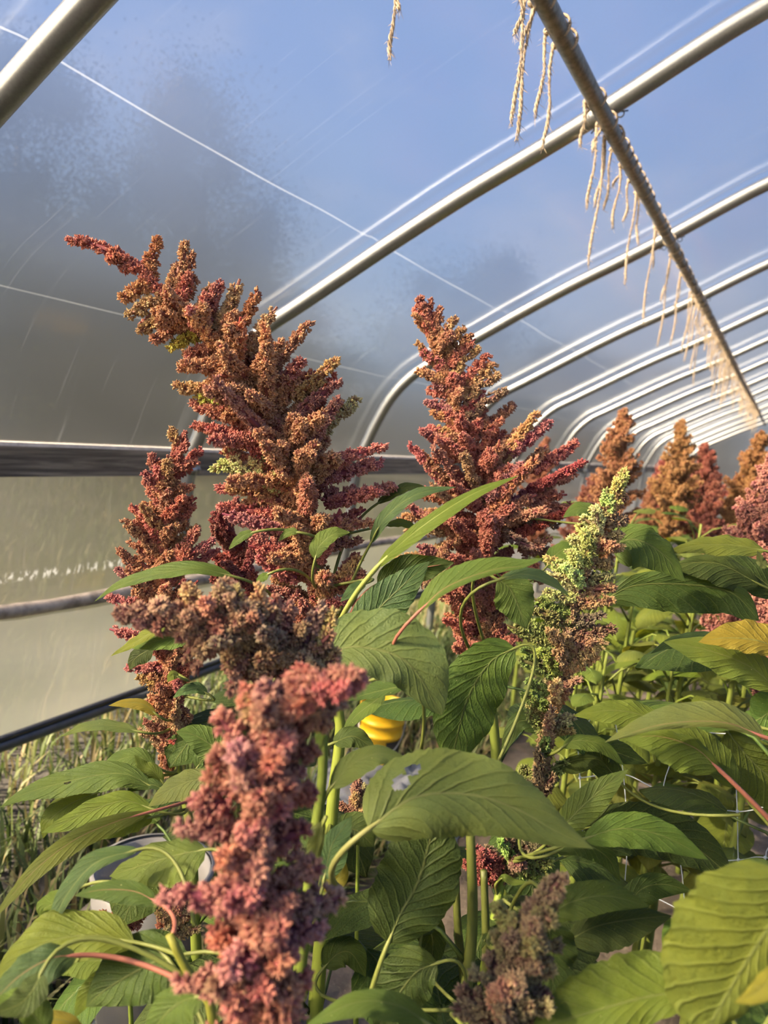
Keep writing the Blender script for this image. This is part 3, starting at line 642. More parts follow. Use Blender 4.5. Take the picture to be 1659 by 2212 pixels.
class Plant:
    def __init__(s, label, stem, r0=0.010, name='amaranth_plant', color=(0.13, 0.18, 0.03), ground=True, group=None, origin=None):
        p = np.array([P(*q) for q in stem]) if not isinstance(stem, np.ndarray) else stem
        if ground and p[-1, 2] > 0.01:
            e = p[-1].copy(); dr = p[-1] - p[-2]; sl = np.clip(dr[:2] / max(1e-3, -dr[2]), -0.25, 0.25) if dr[2] < 0 else np.zeros(2)
            h = p[-1, 2]; mid = p[-1] + np.array([sl[0] * h * .4, sl[1] * h * .4, -h * 0.5]); end = np.array([mid[0] + sl[0] * h * .1, mid[1] + sl[1] * h * .1, -0.02])
            p = np.vstack([p, mid, end])
        s.path = catmull(p, 70); s.base = s.path[-1].copy(); s.base[2] = 0
        s.root = empty(name, Vector(s.base), label, 'plant', group)
        s.r0 = r0; s.stemcol = color; s.nleaf = 0
        mb = MB(); r = np.linspace(r0 * 0.35, r0 * 1.25, len(s.path)); mb.tube(s.path - s.base, r, 10); mb.build('stem', M['stalk'], s.root, color)
        s.rng = np.random.RandomState(abs(hash(label)) % 1000 if False else sum(map(ord, label)) % 9973)
    def head(s, spine, n, color, color2=None, ang=(30, 75), main=None, width=1.0, explicit=(), len_f=1.0, up=0.0, name='flower_head', t0=0.03, seed=None, face=0.0, extra=0):
        """spine: (x, y, d, r_px) top to bottom; n random side spikes; explicit: (bx,by,tx,ty,depth change,color)"""
        rng = s.rng if seed is None else np.random.RandomState(seed)
        A = np.array(spine, float); C = catmull(np.array([[*P(q[0], q[1], q[2]), q[3] * q[2] / FPX] for q in A]), 60)
        pts, rad = C[:, :3], C[:, 3]
        main = main if main is not None else min(0.0075, rad.max() * 0.4)
        mr = np.minimum(rad * 0.8, main) * np.clip(np.linspace(0, 6, 60) + 0.45, 0, 1)
        bo = Vector(s.base)
        mb = florets(pts[::-1] - s.base, mr[::-1], rng, clump=0.0075, nb=11)
        hd = link(name, mb.mesh('flower_head', [M['flower']], False, True), s.root, color)
        tng = np.gradient(pts, axis=0); tng /= np.linalg.norm(tng, axis=1)[:, None]
        cnt = 0
        for bx, by, tx, ty, *ex in explicit:
            dd = ex[0] if ex else 0.0; col = ex[1] if len(ex) > 1 else (color if rng.rand() < 0.6 or not color2 else color2)
            j = int(np.argmin((A[:, 0] - bx) ** 2 + (A[:, 1] - by) ** 2)); d0 = A[j, 2] + (dd * 0.3)
            spike(hd, P(bx, by, d0), P(tx, ty, A[j, 2] + dd), jit(col, rng), rng, width); cnt += 1
        q = np.cumsum(rad * 0.6 + 0.013); q /= q[-1]
        viewd = -(CAM - pts.mean(0)); viewd = viewd / np.linalg.norm(viewd)
        for k in range(n):
            f = t0 + (1 - t0) * ((k + rng.rand()) / n); i = int(np.clip(np.searchsorted(q, f), 1, 58))
            t = -tng[i]; v = rng.normal(size=3); v -= viewd * face * max(0, v.dot(viewd)) * 1.6; v[2] += up; v -= t * v.dot(t); v /= np.linalg.norm(v)
            a = math.radians(rng.uniform(*ang)); d = t * math.cos(a) + v * math.sin(a)
            L = rad[i] / max(math.sin(a), .35) * rng.uniform(0.7, 1.1) * len_f
            if L < 0.012: continue
            b = pts[i] + v * min(mr[i] * 0.3, 0.004)
            col = color if not color2 or rng.rand() < 0.6 else color2
            spike(hd, b, b + d * L, jit(col, rng), rng, width); cnt += 1
        if extra:
            mb = MB(); ts = np.linspace(0, 1, 5)[:, None]
            for k in range(extra):
                f = 0.12 + 0.88 * rng.rand(); i = int(np.clip(np.searchsorted(q, f), 1, 58)); t = -tng[i]
                v = rng.normal(size=3); v -= t * v.dot(t); v /= np.linalg.norm(v); a = math.radians(rng.uniform(ang[0] + 12, 88)); d = t * math.cos(a) + v * math.sin(a)
                L = max(.02, rad[i] / max(math.sin(a), .35) * rng.uniform(0.5, 0.95) * len_f); b = pts[i] - s.base
                florets(b + d * L * ts + np.array([0, 0, 1]) * (ts * (1 - ts)) * rng.normal() * .012, np.array([.006, .0085, .009, .0078, .004]) * width, rng, nb=10, mb=mb)
            o = link('flower_spike', mb.mesh('flower_spike', [M['flower']], False, True), hd, color2 or color); o['kind'] = 'stuff'
        return hd
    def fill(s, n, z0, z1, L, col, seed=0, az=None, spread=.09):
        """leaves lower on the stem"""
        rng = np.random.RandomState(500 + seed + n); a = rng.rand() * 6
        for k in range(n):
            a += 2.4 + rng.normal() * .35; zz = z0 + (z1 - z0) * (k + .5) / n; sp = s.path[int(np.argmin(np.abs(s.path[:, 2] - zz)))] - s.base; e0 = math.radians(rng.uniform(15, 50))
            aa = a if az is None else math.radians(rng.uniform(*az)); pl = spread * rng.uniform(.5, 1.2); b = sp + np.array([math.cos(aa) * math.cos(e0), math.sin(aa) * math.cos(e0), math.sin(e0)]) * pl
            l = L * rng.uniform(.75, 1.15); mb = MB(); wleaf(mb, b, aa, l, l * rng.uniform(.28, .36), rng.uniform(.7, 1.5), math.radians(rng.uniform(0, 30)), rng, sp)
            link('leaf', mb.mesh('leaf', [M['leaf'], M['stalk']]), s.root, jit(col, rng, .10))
    def leaf(s, mid, wA, wB, col, gx=0.0, gy=0.7, bow=0.12, wave=0.05, tip=1.0, base=0.6, hole=None, stalk=(0.115, 0.14, 0.034), to=None, label=None, ragged=0.012, stalk_r=0.0017, cup=0.0):
        rng = s.rng; N, K = (90, 24) if hole else (30, 7)
        px = catmull(np.array(mid, float), N); xy, dep = px[:, :2], px[:, 2]
        t2 = np.gradient(xy, axis=0); t2 /= np.linalg.norm(t2, axis=1)[:, None] + 1e-9
        sd = np.stack([t2[:, 1], -t2[:, 0]], 1)
        # keep the side direction steady along the leaf
        for _ in range(5): sd[1:-1] = (sd[:-2] + sd[1:-1] * 2 + sd[2:]) / 4
        sd /= np.linalg.norm(sd, axis=1)[:, None]
        u = np.linspace(0, 1, N); pr = np.maximum(u, 1e-4) ** base * (1 - u) ** tip; pr /= pr.max()
        c3 = np.array([P(*q) for q in px])
        mb = MB(); V = []; UV = []
        NR = np.zeros((N, 3)); tang = np.gradient(c3, axis=0); tang /= np.linalg.norm(tang, axis=1)[:, None]
        f1, f2, p1, p2 = rng.uniform(2.5, 4.5), rng.uniform(2.5, 4.5), rng.rand() * 6, rng.rand() * 6
        ss = np.linspace(-1, 1, 2 * K + 1)
        rag = 1 + ragged * rng.normal(size=(2, N)); ser = 1 + 0.018 * np.sin(np.arange(N) * 2.4)
        for i in range(N):
            edges = []
            for k, (sg, wpx) in enumerate(((1, wA), (-1, wB))):
                wpx_i = wpx * pr[i] * rag[k, i] * ser[i]; e = sd[i] * sg; wm = wpx_i * dep[i] / FPX
                dd = wm * (gx * e[0] - gy * e[1])
                edges.append(P(xy[i, 0] + e[0] * wpx_i, xy[i, 1] + e[1] * wpx_i, max(0.12, dep[i] + dd)))
            EA, EB = np.array(edges[0]), np.array(edges[1])
            nr = np.cross(EA - EB, tang[i]); nl = np.linalg.norm(nr); nr = nr / nl if nl > 1e-9 else np.array([0, 0, 1.0])
            if nr[2] < 0: nr = -nr
            NR[i] = nr
            wd = np.linalg.norm(EA - EB)
            for q in ss:
                E_ = EA if q > 0 else EB; a = abs(q)
                p = c3[i] + (E_ - c3[i]) * a
                off = bow * wd * a * (1 - a) - cup * wd * a * a
                off += wave * wd * a * a * (math.sin(6.283 * f1 * u[i] + p1) if q > 0 else math.sin(6.283 * f2 * u[i] + p2))
                V.append(p + nr * off); UV.append((u[i], q))
        W_ = 2 * K + 1; F = []
        for i in range(N - 1):
            for k in range(W_ - 1):
                if hole:
                    uu, qq = (i + .5) / (N - 1), ss[k] + 1 / W_
                    if any(((uu - h[0]) / h[2]) ** 2 + ((qq - h[1]) / h[3]) ** 2 < 1 for h in hole): continue
                F.append((i * W_ + k, i * W_ + k + 1, (i + 1) * W_ + k + 1, (i + 1) * W_ + k))
        V = np.array(V) - s.base
        mb.add(V, F, 0, UV)
        lf = mb.build('leaf', M['leaf'], s.root, jit(col, rng, 0.06)); s.nleaf += 1
        if label: lf['label'] = label
        # stalk from the stem, running on as the midrib
        b = c3[0]
        if to is not None: an = P(*to)
        else:
            dist = np.linalg.norm(s.path - b, axis=1) + np.where(s.path[:, 2] > b[2] - 0.012, (s.path[:, 2] - b[2] + 0.012) * 1.5 + 0.02, 0)
            an = s.path[int(np.argmin(dist))]
        ln = np.linalg.norm(b - an); ctl = b - tang[0] * ln * 0.45
        tt = np.linspace(0, 1, 12)[:, None]
        cur = (1 - tt) ** 2 * an + 2 * tt * (1 - tt) * ctl + tt ** 2 * b
        j9 = int(N * 0.85); rr_ = np.linspace(stalk_r * 0.8, 0.0003, j9 - 1); rib = c3[1:j9] - NR[1:j9] * (rr_ * np.clip(np.linspace(0, 12, j9 - 1), 0, 0.9))[:, None]
        pts = np.vstack([cur, rib]); r = np.concatenate([np.linspace(stalk_r * 1.25, stalk_r, 12), rr_])
        mb = MB(); mb.tube(pts - s.base, r, 7); mb.build('leaf_stalk', M['stalk'], lf, stalk)
        return lf

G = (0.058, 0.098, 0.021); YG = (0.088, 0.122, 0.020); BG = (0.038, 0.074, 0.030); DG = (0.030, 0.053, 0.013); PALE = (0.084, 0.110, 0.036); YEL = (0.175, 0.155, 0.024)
RSTK = (0.26, 0.10, 0.075)

# ---- front plant with the blurred pink head
pA = Plant('amaranth closest to the viewer, with a big blurred dusty pink head nodding right', [(545, 1760, .50), (545, 2000, .49), (545, 2260, .48), (548, 2500, .48)], 0.011)
pA.head([(770, 1462, .47, 22), (700, 1474, .475, 34), (630, 1505, .48, 60), (585, 1570, .485, 95), (560, 1680, .49, 118), (550, 1820, .49, 122), (548, 1960, .485, 135), (550, 2100, .48, 125), (552, 2290, .475, 120)],
        66, ROSE, (0.42, 0.165, 0.142), ang=(50, 90), width=1.12, extra=0, main=0.0125, len_f=0.82, explicit=[(720, 1480, 782, 1462, 0, (0.46, 0.14, 0.16)), (680, 1490, 745, 1478, -.01, (0.46, 0.14, 0.16)), (640, 1510, 700, 1480, -.012, (0.46, 0.14, 0.16)), (610, 1540, 660, 1500, -.012, (0.46, 0.14, 0.16)), (500, 1955, 350, 1942, -.01, PINK), (500, 1800, 395, 1790, 0), (500, 2135, 390, 2120, 0), (620, 1965, 735, 1935, .02, DUSK), (600, 1885, 690, 1875, 0), (560, 1560, 545, 1495, 0, TAN), (520, 1600, 480, 1540, 0), (520, 1660, 470, 1620, 0), (500, 1745, 415, 1735, .0), (620, 1720, 680, 1700, .01), (640, 1560, 705, 1560, .02, DUSK), (660, 1530, 730, 1520, .03, DUSK), (590, 2020, 690, 2000, .0)], up=0.25)
pA.leaf([(405, 2060, .66), (340, 2075, .66), (240, 2130, .66), (185, 2175, .66)], 80, 75, DG, gy=0.5, label='broad dark leaf with a yellow spot')
pA.leaf([(435, 2150, .56), (390, 2165, .56), (350, 2200, .56), (320, 2250, .56)], 48, 42, G)

# ---- cut stem and the lower left leaves
pR = Plant('leafy amaranth at the lower left whose thick stem ends in a clean cut', [(366, 2018, .60), (395, 2080, .60), (432, 2145, .60), (470, 2260, .60)], 0.0098, color=(0.17, 0.18, 0.03))
pR.leaf([(445, 1835, .72), (390, 1845, .72), (310, 1868, .73), (236, 1893, .74)], 62, 38, G, gy=0.8, wave=0.10, to=(480, 2010, .66))
pR.leaf([(342, 1950, .64), (290, 1925, .645), (220, 1922, .65), (160, 1935, .66)], 32, 22, DG, gy=0.5, stalk=RSTK, to=(375, 2015, .60))
pR.leaf([(300, 1835, .70), (210, 1862, .69), (150, 1925, .68), (118, 1990, .67), (104, 2048, .67)], 16, 26, BG, gy=0.6, to=(420, 2000, .66))
pR.leaf([(150, 1930, .75), (120, 1950, .75), (95, 1965, .75), (105, 1990, .75)], 14, 26, YG, to=(340, 1960, .7))
pR.leaf([(290, 2035, .66), (200, 2020, .66), (90, 2040, .655), (-15, 2120, .64)], 52, 60, YG, gy=0.75, wave=0.09, to=(405, 2075, .62))
pR.leaf([(165, 2064, .60), (110, 2070, .59), (40, 2110, .58), (-30, 2180, .57)], 50, 34, BG, gy=0.7, stalk=RSTK, to=(390, 2118, .60), stalk_r=0.0019)
pR.leaf([(90, 2100, .57), (70, 2140, .56), (40, 2170, .55), (-20, 2190, .54)], 34, 30, DG)
pR.leaf([(262, 2070, .68), (235, 2110, .68), (190, 2150, .68), (160, 2200, .68)], 26, 30, YG, gy=.3)
pR.leaf([(230, 2075, .72), (180, 2075, .72), (140, 2085, .72), (110, 2110, .72)], 40, 20, YG)
pR.leaf([(180, 2230, .60), (140, 2205, .60), (90, 2205, .60), (55, 2240, .60)], 20, 20, YEL)
pR.leaf([(100, 2230, .56), (70, 2190, .56), (40, 2170, .56), (-20, 2165, .56)], 30, 45, G)

# ---- nodding dusky head
pB = Plant('amaranth with a dusky flower head nodding far to the left above the big pink one', [(640, 1440, .66), (685, 1500, .66), (697, 1580, .66), (696, 1680, .66), (684, 1780, .66), (670, 1900, .66)], 0.0105, color=(0.115, 0.155, 0.025))
pB.head([(243, 1328, .62, 20), (300, 1322, .62, 30), (370, 1325, .625, 34), (440, 1328, .63, 62), (520, 1340, .64, 85), (590, 1375, .65, 95), (650, 1420, .66, 88), (690, 1490, .665, 55)],
        66, DUSK, (0.38, 0.23, 0.14), ang=(50, 85), width=0.95, extra=16, len_f=0.95, up=0.1,
        explicit=[(430, 1320, 405, 1262, 0, TAN), (480, 1320, 468, 1258, 0, TAN), (520, 1330, 512, 1272, 0, TAN), (560, 1340, 556, 1270, 0, TAN), (610, 1360, 620, 1300, .0), (680, 1400, 718, 1318, .0, TAN), (660, 1390, 690, 1310, 0),
                  (440, 1360, 400, 1420, 0), (460, 1370, 425, 1445, 0), (520, 1400, 500, 1490, -.01), (580, 1430, 560, 1520, -.01), (620, 1440, 600, 1540, -.01, DUSK), (560, 1430, 500, 1480, 0), (640, 1470, 640, 1560, 0)])
pB.leaf([(700, 1775, .64), (690, 1800, .64), (682, 1840, .64), (668, 1900, .64)], 14, 22, PALE, gx=.4, gy=.3)
pB.leaf([(715, 1702, .66), (755, 1655, .66), (815, 1628, .66), (884, 1640, .66)], 24, 34, PALE, gy=0.7, to=(690, 1760, .66))
pB.leaf([(690, 1555, .66), (693, 1580, .655), (690, 1600, .655), (685, 1625, .655)], 10, 12, YG, gy=.1)

# ---- tallest central plant
pC = Plant('tallest amaranth, its large rust-pink flower head leaning left with a long drooping tip', [(640, 1010, .95), (662, 1100, .95), (682, 1210, .95), (690, 1330, .95), (700, 1450, .95), (735, 1560, .95), (720, 1720, .94), (705, 1900, .93)], 0.0125, color=(0.17, 0.22, 0.035))
pC.head([(152, 517, .93, 14), (215, 533, .93, 20), (285, 570, .93, 30), (345, 625, .935, 66), (420, 700, .94, 88), (500, 780, .945, 105), (570, 870, .95, 130), (620, 970, .95, 150), (650, 1070, .95, 158), (668, 1170, .95, 130), (680, 1270, .95, 105), (690, 1370, .95, 60)],
        48, RED, RUST, ang=(38, 80), width=1.0, face=0.25, main=0.0075, extra=95,
        explicit=[(325, 610, 348, 516, 0, RUST), (365, 620, 395, 522, 0, RUST), (385, 630, 415, 548, 0, RUST), (420, 690, 456, 613, 0, RUST), (440, 700, 480, 615, -.01), (470, 720, 518, 602, 0, TAN), (500, 750, 558, 632, 0, RUST), (530, 770, 600, 664, 0, TAN), (575, 810, 668, 698, 0, RUST),
                  (630, 860, 722, 775, .01, TAN), (640, 900, 733, 826, 0, RED), (680, 940, 770, 863, .02, TAN), (600, 830, 655, 775, -.02),
                  (690, 1010, 830, 965, -.01, PINK), (690, 1040, 822, 1000, .0, PINK), (700, 1070, 850, 1045, .02, PINK), (700, 1090, 820, 1060, -.02), (690, 1140, 812, 1130, .0, TAN), (690, 1180, 780, 1170, 0), (690, 1220, 735, 1100, -.03, PINK), (700, 1260, 790, 1240, 0), (690, 1290, 770, 1200, .01), (690, 1330, 770, 1300, 0),
                  (330, 610, 262, 648, 0, RUST), (350, 640, 275, 682, 0, RUST), (375, 670, 300, 712, 0, RUST), (405, 695, 330, 738, 0, RUST), (430, 725, 368, 755, 0, (0.42, 0.33, 0.06)), (470, 740, 400, 770, -.01), (520, 800, 440, 800, -.01),
                  (510, 850, 378, 833, 0, RUST), (540, 870, 415, 858, .0, (0.48, 0.48, 0.08)), (560, 920, 430, 880, 0), (570, 945, 418, 918, 0, RED), (600, 1000, 462, 1008, .0, LIME), (600, 1040, 490, 980, -.01, LIME), (605, 1060, 505, 1010, -.015, LIME), (600, 1080, 470, 1060, 0, PINK), (610, 1110, 475, 1090, 0), (620, 1150, 480, 1110, -.01, PINK), (630, 1200, 540, 1150, -.02, PINK), (640, 1250, 560, 1200, -.02), (650, 1290, 580, 1270, -.01), (660, 1340, 590, 1320, 0)])
pC.leaf([(503, 1245, .87), (425, 1228, .86), (335, 1241, .86), (255, 1266, .865), (203, 1300, .87)], 13, 18, G, gy=1.4, to=(600, 1305, .95), wave=.03)
pC.leaf([(681, 1208, .88), (690, 1180, .88), (720, 1155, .88), (757, 1150, .885)], 22, 16, G, gy=.8, to=(685, 1270, .93))
pC.leaf([(548, 1150, .87), (530, 1155, .87), (512, 1168, .87), (494, 1187, .87)], 10, 10, G, gy=.7)
pC.leaf([(645, 1150, .88), (630, 1148, .88), (615, 1155, .88), (602, 1170, .88)], 9, 9, G, gy=.7)
pC.leaf([(580, 1240, .88), (570, 1245, .88), (560, 1252, .88), (554, 1262, .88)], 10, 8, G)
pC.leaf([(812, 1228, .80), (850, 1188, .79), (925, 1128, .78), (1020, 1068, .78), (1122, 1026, .78)], 14, 20, YG, gy=1.0, to=(715, 1395, .88), stalk=(0.28, 0.33, 0.09), stalk_r=.0028, wave=.02)
pC.leaf([(800, 1175, .92), (835, 1115, .91), (900, 1068, .91), (986, 1052, .92)], 16, 14, BG, gy=.9, to=(730, 1330, .94))
pC.leaf([(815, 1088, .97), (850, 1066, .97), (885, 1052, .97), (935, 1058, .97)], 12, 10, G, gy=.9, to=(720, 1250, .95))
pC.leaf([(835, 1135, 1.0), (865, 1130, 1.0), (890, 1138, 1.0), (915, 1150, 1.0)], 10, 8, YG)
pC.leaf([(768, 1395, .86), (805, 1330, .86), (870, 1265, .86), (928, 1212, .87)], 46, 52, BG, gx=.3, gy=.5, to=(715, 1480, .92))
pC.leaf([(815, 1262, .93), (870, 1235, .93), (920, 1225, .93), (982, 1215, .93)], 34, 36, DG, gy=-.2, gx=.2, stalk=RSTK, to=(740, 1420, .94), wave=.08)
pC.leaf([(790, 1260, .90), (770, 1268, .90), (755, 1280, .90), (735, 1300, .90)], 14, 12, BG)
pC.leaf([(712, 1408, .76), (780, 1398, .755), (880, 1432, .745), (955, 1545, .735)], 92, 62, (0.078, 0.116, 0.046), gy=.55, bow=.16, to=(705, 1500, .80), base=.5, tip=.8)
pC.leaf([(880, 1480, .80), (840, 1488, .82), (790, 1500, .84), (740, 1515, .84)], 14, 22, DG, to=(910, 1620, .82))
pC.leaf([(830, 1490, .90), (815, 1510, .90), (770, 1545, .90), (735, 1590, .90)], 18, 14, G)
pC.leaf([(720, 1605, .88), (760, 1590, .88), (790, 1605, .88), (812, 1625, .88)], 22, 24, DG)
pC.leaf([(740, 1800, .74), (755, 1790, .75), (780, 1800, .75), (808, 1830, .75)], 40, 34, DG, gy=.5)
pC.leaf([(700, 1900, .70), (715, 1830, .71), (740, 1790, .72), (760, 1762, .72)], 26, 40, BG, gy=.5)
pC.leaf([(705, 1930, .72), (720, 1910, .72), (735, 1890, .72), (742, 1850, .72)], 30, 20, YEL, gy=.3)

# ---- stems and large leaves in the middle
pT = Plant('amaranth with the giant horizontal leaf with a hole, in the lower middle', [(1010, 1700, .82), (1018, 1850, .80), (1020, 2000, .79), (1005, 2160, .78), (1000, 2300, .78)], 0.0125, color=(0.08, 0.10, 0.02))
pT.leaf([(797, 1790, .62), (895, 1723, .63), (1010, 1716, .635), (1110, 1745, .63), (1200, 1795, .62), (1283, 1834, .61)], 100, 96, PALE, gy=.42, bow=.20, wave=.035, base=.5, tip=1.1, hole=[(.20, .42, .030, .17), (.245, .60, .022, .13)], to=(735, 1920, .70), stalk=(0.17, 0.18, 0.065), stalk_r=.0025, cup=.10, label='giant leaf with an insect hole')
pT.leaf([(839, 2036, .72), (865, 1975, .73), (905, 1900, .745), (940, 1770, .76)], 92, 88, DG, gy=.25, gx=.15, base=.5, tip=.5, to=(800, 2152, .72), stalk=(0.16, 0.19, 0.05), stalk_r=.0023)
pT.leaf([(1112, 1400, .88), (1060, 1430, .875), (1010, 1510, .87), (975, 1640, .86)], 70, 66, G, gx=.35, gy=.4, base=.5, tip=.5, to=(1060, 1680, .86))
pT.leaf([(945, 2080, .74), (900, 2100, .74), (860, 2150, .74), (810, 2230, .74)], 60, 70, DG, gy=.35, to=(1000, 2190, .78))
pT.leaf([(930, 2215, .55), (860, 2172, .55), (770, 2165, .55), (660, 2215, .55)], 40, 28, G, gy=.7, to=(975, 2190, .70))
pT.leaf([(910, 2025, .85), (920, 1990, .85), (935, 2040, .86), (925, 2110, .86)], 32, 32, DG, gy=.3)
pT.leaf([(700, 2090, .80), (730, 2060, .80), (760, 2060, .80), (790, 2110, .80)], 34, 34, DG, gy=.3)
for kx, (x0, x1, dd) in enumerate(((1045, 1052, .86), (985, 1010, .90))):
    st = np.array([P(x0, 1880, dd), P(x0 + 4, 2000, dd), P(x1, 2200, dd), P(x1, 2400, dd)])
    Plant(['bare dark amaranth stem standing right of the stem under the giant leaf', 'bare dark amaranth stem standing left of its neighbour under the giant leaf'][kx], st, 0.0115, color=(0.07, 0.085, 0.02))

# ---- left plant against the curtain
pD = Plant('amaranth with a narrow reddish flower head standing against the left curtain', [(360, 1300, 1.10), (368, 1450, 1.09), (372, 1600, 1.08), (398, 1720, 1.06), (412, 1800, 1.05), (420, 1950, 1.05)], 0.0105, color=(0.15, 0.20, 0.035))
pD.head([(402, 935, 1.10, 12), (382, 985, 1.10, 34), (362, 1060, 1.10, 56), (352, 1150, 1.10, 66), (350, 1240, 1.10, 78), (352, 1330, 1.10, 82), (362, 1420, 1.09, 70), (374, 1510, 1.09, 66), (372, 1600, 1.08, 50), (370, 1660, 1.08, 40)],
        70, RED, RUST, ang=(32, 70), width=0.95, extra=50, explicit=[(330, 1140, 282, 1098, 0), (330, 1215, 278, 1172, 0), (320, 1255, 254, 1228, 0, PINK), (320, 1305, 236, 1286, 0, PINK), (385, 1130, 416, 1100, 0), (390, 1180, 428, 1138, 0), (400, 1210, 462, 1168, -.02, PINK), (400, 1230, 470, 1190, .02, PINK), (345, 1400, 236, 1360, .0, PINK), (350, 1440, 272, 1440, 0), (350, 1480, 300, 1460, 0, TAN), (360, 1560, 320, 1520, 0, TAN), (365, 1620, 300, 1580, 0, TAN), (372, 1640, 400, 1590, 0, TAN), (375, 1660, 330, 1690, 0, TAN), (385, 1580, 383, 1510, -.02, TAN), (340, 1020, 325, 985, 0), (345, 1010, 322, 1000, 0)])
pD.leaf([(375, 1348, .98), (330, 1365, .98), (285, 1392, .98), (238, 1418, .98)], 10, 13, YG, gy=1.2)
pD.leaf([(440, 1370, .99), (395, 1372, .99), (335, 1385, .99), (280, 1400, 1.0)], 26, 22, G, gy=.9)
pD.leaf([(330, 1400, 1.02), (310, 1410, 1.02), (290, 1425, 1.02), (280, 1448, 1.02)], 22, 18, DG, gy=.2)
pD.leaf([(385, 1462, 1.02), (375, 1458, 1.02), (368, 1464, 1.02), (362, 1474, 1.02)], 10, 10, YG)
pD.leaf([(448, 1498, 1.03), (425, 1486, 1.03), (398, 1492, 1.03), (373, 1508, 1.03)], 12, 13, BG, gy=.8)
pD.leaf([(338, 1543, 1.03), (310, 1522, 1.03), (275, 1517, 1.03), (234, 1524, 1.03)], 15, 10, YEL, gy=.6)
pD.leaf([(300, 1580, 1.02), (250, 1568, 1.02), (190, 1568, 1.02), (128, 1592, 1.02)], 13, 12, PALE, gy=1.1)
pD.leaf([(492, 1632, .95), (455, 1608, .95), (420, 1588, .95), (380, 1580, .95)], 36, 34, G, gy=.5)
pD.leaf([(330, 1700, .95), (270, 1672, .95), (190, 1678, .95), (60, 1712, .95), (0, 1744, .95)], 36, 28, G, gy=.8, hole=[(.55, .1, .025, .10)])
pD.leaf([(335, 1655, .99), (300, 1635, .99), (260, 1640, .99), (210, 1668, .99)], 26, 20, G, gy=.8)
pD.leaf([(352, 1690, .97), (330, 1665, .97), (310, 1655, .97), (290, 1630, .97)], 18, 16, YG, gy=.5)
pD.leaf([(352, 1705, .95), (330, 1695, .95), (300, 1700, .95), (272, 1712, .95)], 10, 14, DG, gy=.5)
pD.leaf([(470, 1678, .88), (420, 1685, .88), (370, 1705, .88), (320, 1742, .88)], 36, 26, PALE, gy=.7)
pD.leaf([(330, 1748, .93), (270, 1730, .93), (200, 1750, .925), (110, 1790, .92), (88, 1800, .92)], 38, 24, YG, gy=.5, wave=.08)
pD.leaf([(210, 1712, .97), (150, 1738, .97), (105, 1775, .96), (92, 1812, .96)], 34, 30, YG, gy=.3)
pD.leaf([(320, 1755, .82), (250, 1775, .80), (160, 1815, .78), (70, 1885, .76), (-20, 1990, .74)], 26, 20, YG, gy=.5, stalk=RSTK, wave=.03)
pD.leaf([(330, 1765, .95), (290, 1775, .95), (240, 1795, .95), (195, 1812, .95)], 22, 16, YG, gy=.6, wave=.14)
pD.leaf([(425, 1660, 1.0), (440, 1640, 1.0), (452, 1670, 1.0), (450, 1720, 1.0)], 26, 30, DG, gy=.3)
pD.leaf([(455, 1560, 1.12), (470, 1590, 1.12), (480, 1630, 1.12), (470, 1690, 1.12)], 20, 26, DG, gy=.3)

pE = Plant('amaranth with a deep crimson flower head half hidden behind the tallest one', [(560, 1330, 1.22), (580, 1450, 1.22), (590, 1600, 1.22), (600, 1800, 1.22)], 0.009)
pE.head([(478, 1088, 1.22, 14), (492, 1140, 1.22, 36), (510, 1210, 1.22, 56), (535, 1290, 1.22, 68), (560, 1370, 1.22, 66), (578, 1460, 1.22, 60)], 44, MAG, (0.34, 0.07, 0.07), ang=(30, 65))
pE.leaf([(610, 1420, 1.18), (590, 1440, 1.18), (560, 1470, 1.18), (545, 1500, 1.18)], 18, 18, G)

